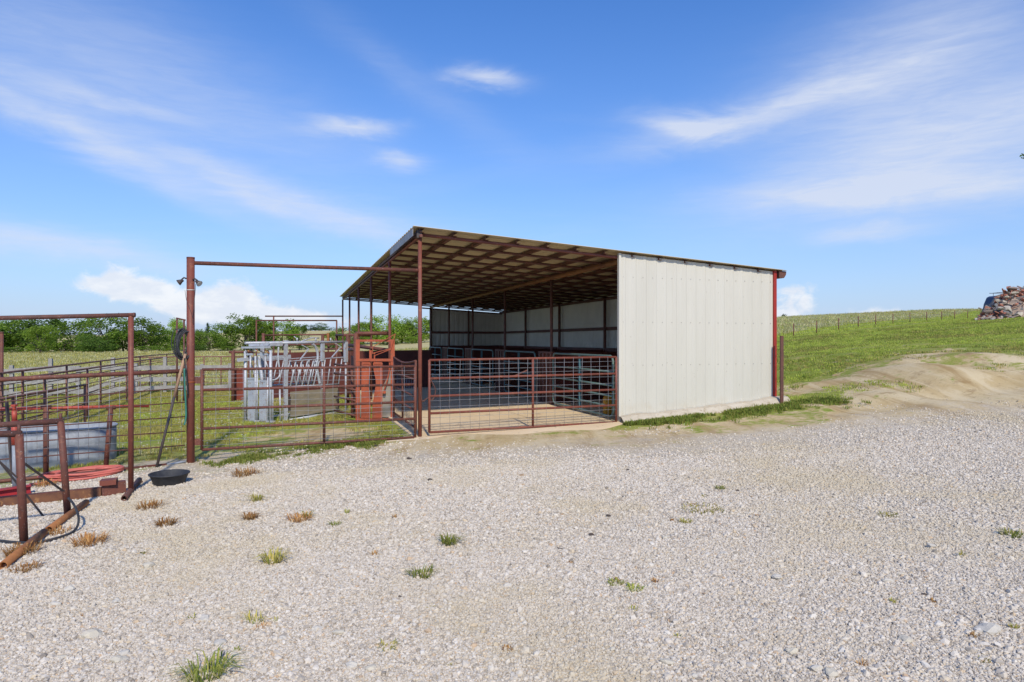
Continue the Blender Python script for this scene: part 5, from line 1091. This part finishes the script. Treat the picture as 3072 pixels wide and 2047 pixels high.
# ------------------------------------------------------------------ weeds and loose stones on the gravel
WM = {'brown': BROWNW, 'yellow': YELW, 'green': GREENW}
def weed(px, py, wpx, hpx, kind, label, group=None, n=60, lean=.9):
    p = gnd(px, py); k = p.y / F; g = thing('weed_tuft', p, label, 'weed', group); m = tuft_mb(int(px * 3 + py), n, hpx * k * 1.25, .006 + .0006 * p.y, wpx * k * .36, lean)
    MB().add([p + Vector(v) for v in m.v], m.f).build('blades', WM[kind], g)
DISP = 3072 / 2353.
for a in [(565, 1092, 70, 22, 'brown', 'reddish brown weed patch on the gravel right of the feed pan', None, 110), (590, 1152, 30, 28, 'yellow', 'small yellow green grass tuft below the reddish brown weed patch', None, 50), (575, 1193, 36, 20, 'brown', 'round dark brown weed tuft left of the mixed brown and green tuft', None, 80),
          (690, 1196, 60, 22, 'brown', 'brown weed tuft with a green side shoot in mid gravel', None, 110), (706, 1190, 18, 20, 'green', 'green grass shoot at the right end of a brown weed tuft', None, 30), (627, 1292, 50, 40, 'yellow', 'bright yellow green grass tuft left of centre on the gravel', None, 90),
          (1033, 1250, 42, 30, 'green', 'compact green grass tuft in the middle of the gravel', None, 80), (970, 1322, 66, 26, 'green', 'slanting flat green grass tuft below the compact green one', None, 80), (470, 1560, 90, 62, 'green', 'largest green grass tuft at the bottom edge of the gravel', None, 110), (510, 1528, 60, 24, 'green', 'side spray of green blades right of the largest grass tuft', None, 40),
          (770, 1208, 26, 14, 'green', 'tiny green tuft right of the mixed brown and green tuft', None, 40), (205, 1250, 76, 30, 'brown', 'wide rusty brown weed mat right of the nearer pipe stand foot', None, 150), (345, 1168, 60, 22, 'brown', 'brown weed mat below the tall pipe frame foot', None, 110), (380, 1206, 48, 20, 'brown', 'brown weed tuft between pipe frame and mixed tuft', None, 90),
          (50, 1275, 70, 34, 'brown', 'thick brown weeds around the nearer stand leg', None, 140), (60, 1312, 66, 22, 'brown', 'brown weeds beside the mouth of the yellow foot pipe', None, 100), (140, 1225, 60, 20, 'brown', 'brown weeds under the farther yellow foot pipe', None, 80), (105, 1115, 50, 16, 'brown', 'dry weeds between red hose tail and brown skid channel', None, 90),
          (1415, 1343, 42, 16, 'green', 'left one of two low olive tufts on the right gravel', None, 60), (1458, 1356, 42, 14, 'green', 'right one of two low olive tufts on the right gravel', None, 60), (1615, 1172, 110, 12, 'yellow', 'long flat straw patch on the right gravel', None, 120), (1575, 1200, 36, 10, 'yellow', 'short olive straw patch below the long straw patch', None, 50),
          (1655, 1124, 30, 12, 'green', 'small olive weed above the long straw patch', None, 40), (2040, 1186, 50, 10, 'yellow', 'straw coloured tuft on the far right gravel', None, 60), (2330, 1232, 60, 20, 'green', 'green weed tuft at the right edge of the gravel', None, 70), (585, 1430, 44, 30, 'yellow', 'sparse dry grass tuft above the bottom green tuft', None, 30), (890, 1490, 50, 20, 'yellow', 'sparse straw tuft at bottom centre of the gravel', None, 36), (1165, 1495, 30, 14, 'brown', 'small brown tuft at bottom right of centre', None, 30)]:
    weed(a[0] * DISP, a[1] * DISP, a[2] * DISP * 1.15, a[3] * DISP * .85, *a[4:7], n=a[7], lean=1.5)
rw = random.Random(31)
pts_ = sorted((rw.uniform(150, 3060), rw.uniform(1440, 2000)) for i in range(34))
for i, (px, py) in enumerate(pts_): weed(px, py, rw.uniform(14, 34) * (.6 + (py - 1300) / 700), rw.uniform(6, 16), *[(kd, 'sparse little %s weed sprig in the gravel, %s sprig from the left' % (kd, ORD[i])) for kd in (rw.choice(('brown', 'brown', 'yellow', 'green')),)][0], 'small weed sprigs in the gravel', n=rw.randint(8, 24))
SB = [mat('pale_stone', (.62, .55, .43), (.52, .46, .36), None, 5, .9, bump=.35), mat('white_stone', (.60, .545, .46), (.52, .47, .39), None, 5, .9, bump=.3), mat('dark_clod', (.10, .075, .06), (.07, .055, .05), None, 6, .95, bump=.4)]
def loose(px, py, wpx, mi, label, group=None):
    p = gnd(px, py); s = wpx * p.y / F / 2; o = MB(); m = rock_mb(int(px + py * 7), 2, .55, .30); o.add([p + Vector(v) * s + Vector((0, 0, s * .2)) for v in m.v], m.f); tag(o.build('loose_stone', SB[mi], None, None, off=tuple(p)), label, 'stone', group)
loose(276, 1910, 58, 0, 'largest tan rock lying in the lower left gravel'); loose(362, 1985, 46, 0, 'flat tan stone below the largest rock at the bottom edge'); loose(208, 1770, 30, 1, 'pale stone left of centre in the lower left gravel'); loose(660, 1932, 36, 1, 'white flat stone beside the largest green grass tuft')
loose(1056, 1384, 16, 1, 'upper of two small white stones near the left gate'); loose(1052, 1397, 17, 1, 'lower of two small white stones near the left gate'); loose(1126, 1340, 16, 2, 'small dark block lying below the left gate'); loose(2966, 1890, 60, 1, 'large flat white stone near the lower right edge')
loose(444, 1700, 34, 0, 'yellowish stone in the left gravel below the brown weeds')
pts_ = sorted((px, py) for px, py in ((rw.uniform(20, 3060), 1420 + 620 * rw.random() ** .8) for i in range(42)) if px > 600 or py > 1560)[:39]
for i, (px, py) in enumerate(pts_): loose(px, py, rw.uniform(13, 30) * (.5 + (py - 1350) / 700), rw.choice((0, 0, 1, 1, 1)), 'larger pale stone among the gravel, %s such stone from the left' % ORD[i], 'larger stones among the gravel')
pts_ = sorted((rw.uniform(1100, 3060), rw.uniform(1370, 1800)) for i in range(13))
for i, (px, py) in enumerate(pts_): loose(px, py, rw.uniform(9, 16), 2, 'small dark clod lying on the gravel, %s clod from the left' % ORD[i], 'dark clods on the gravel')
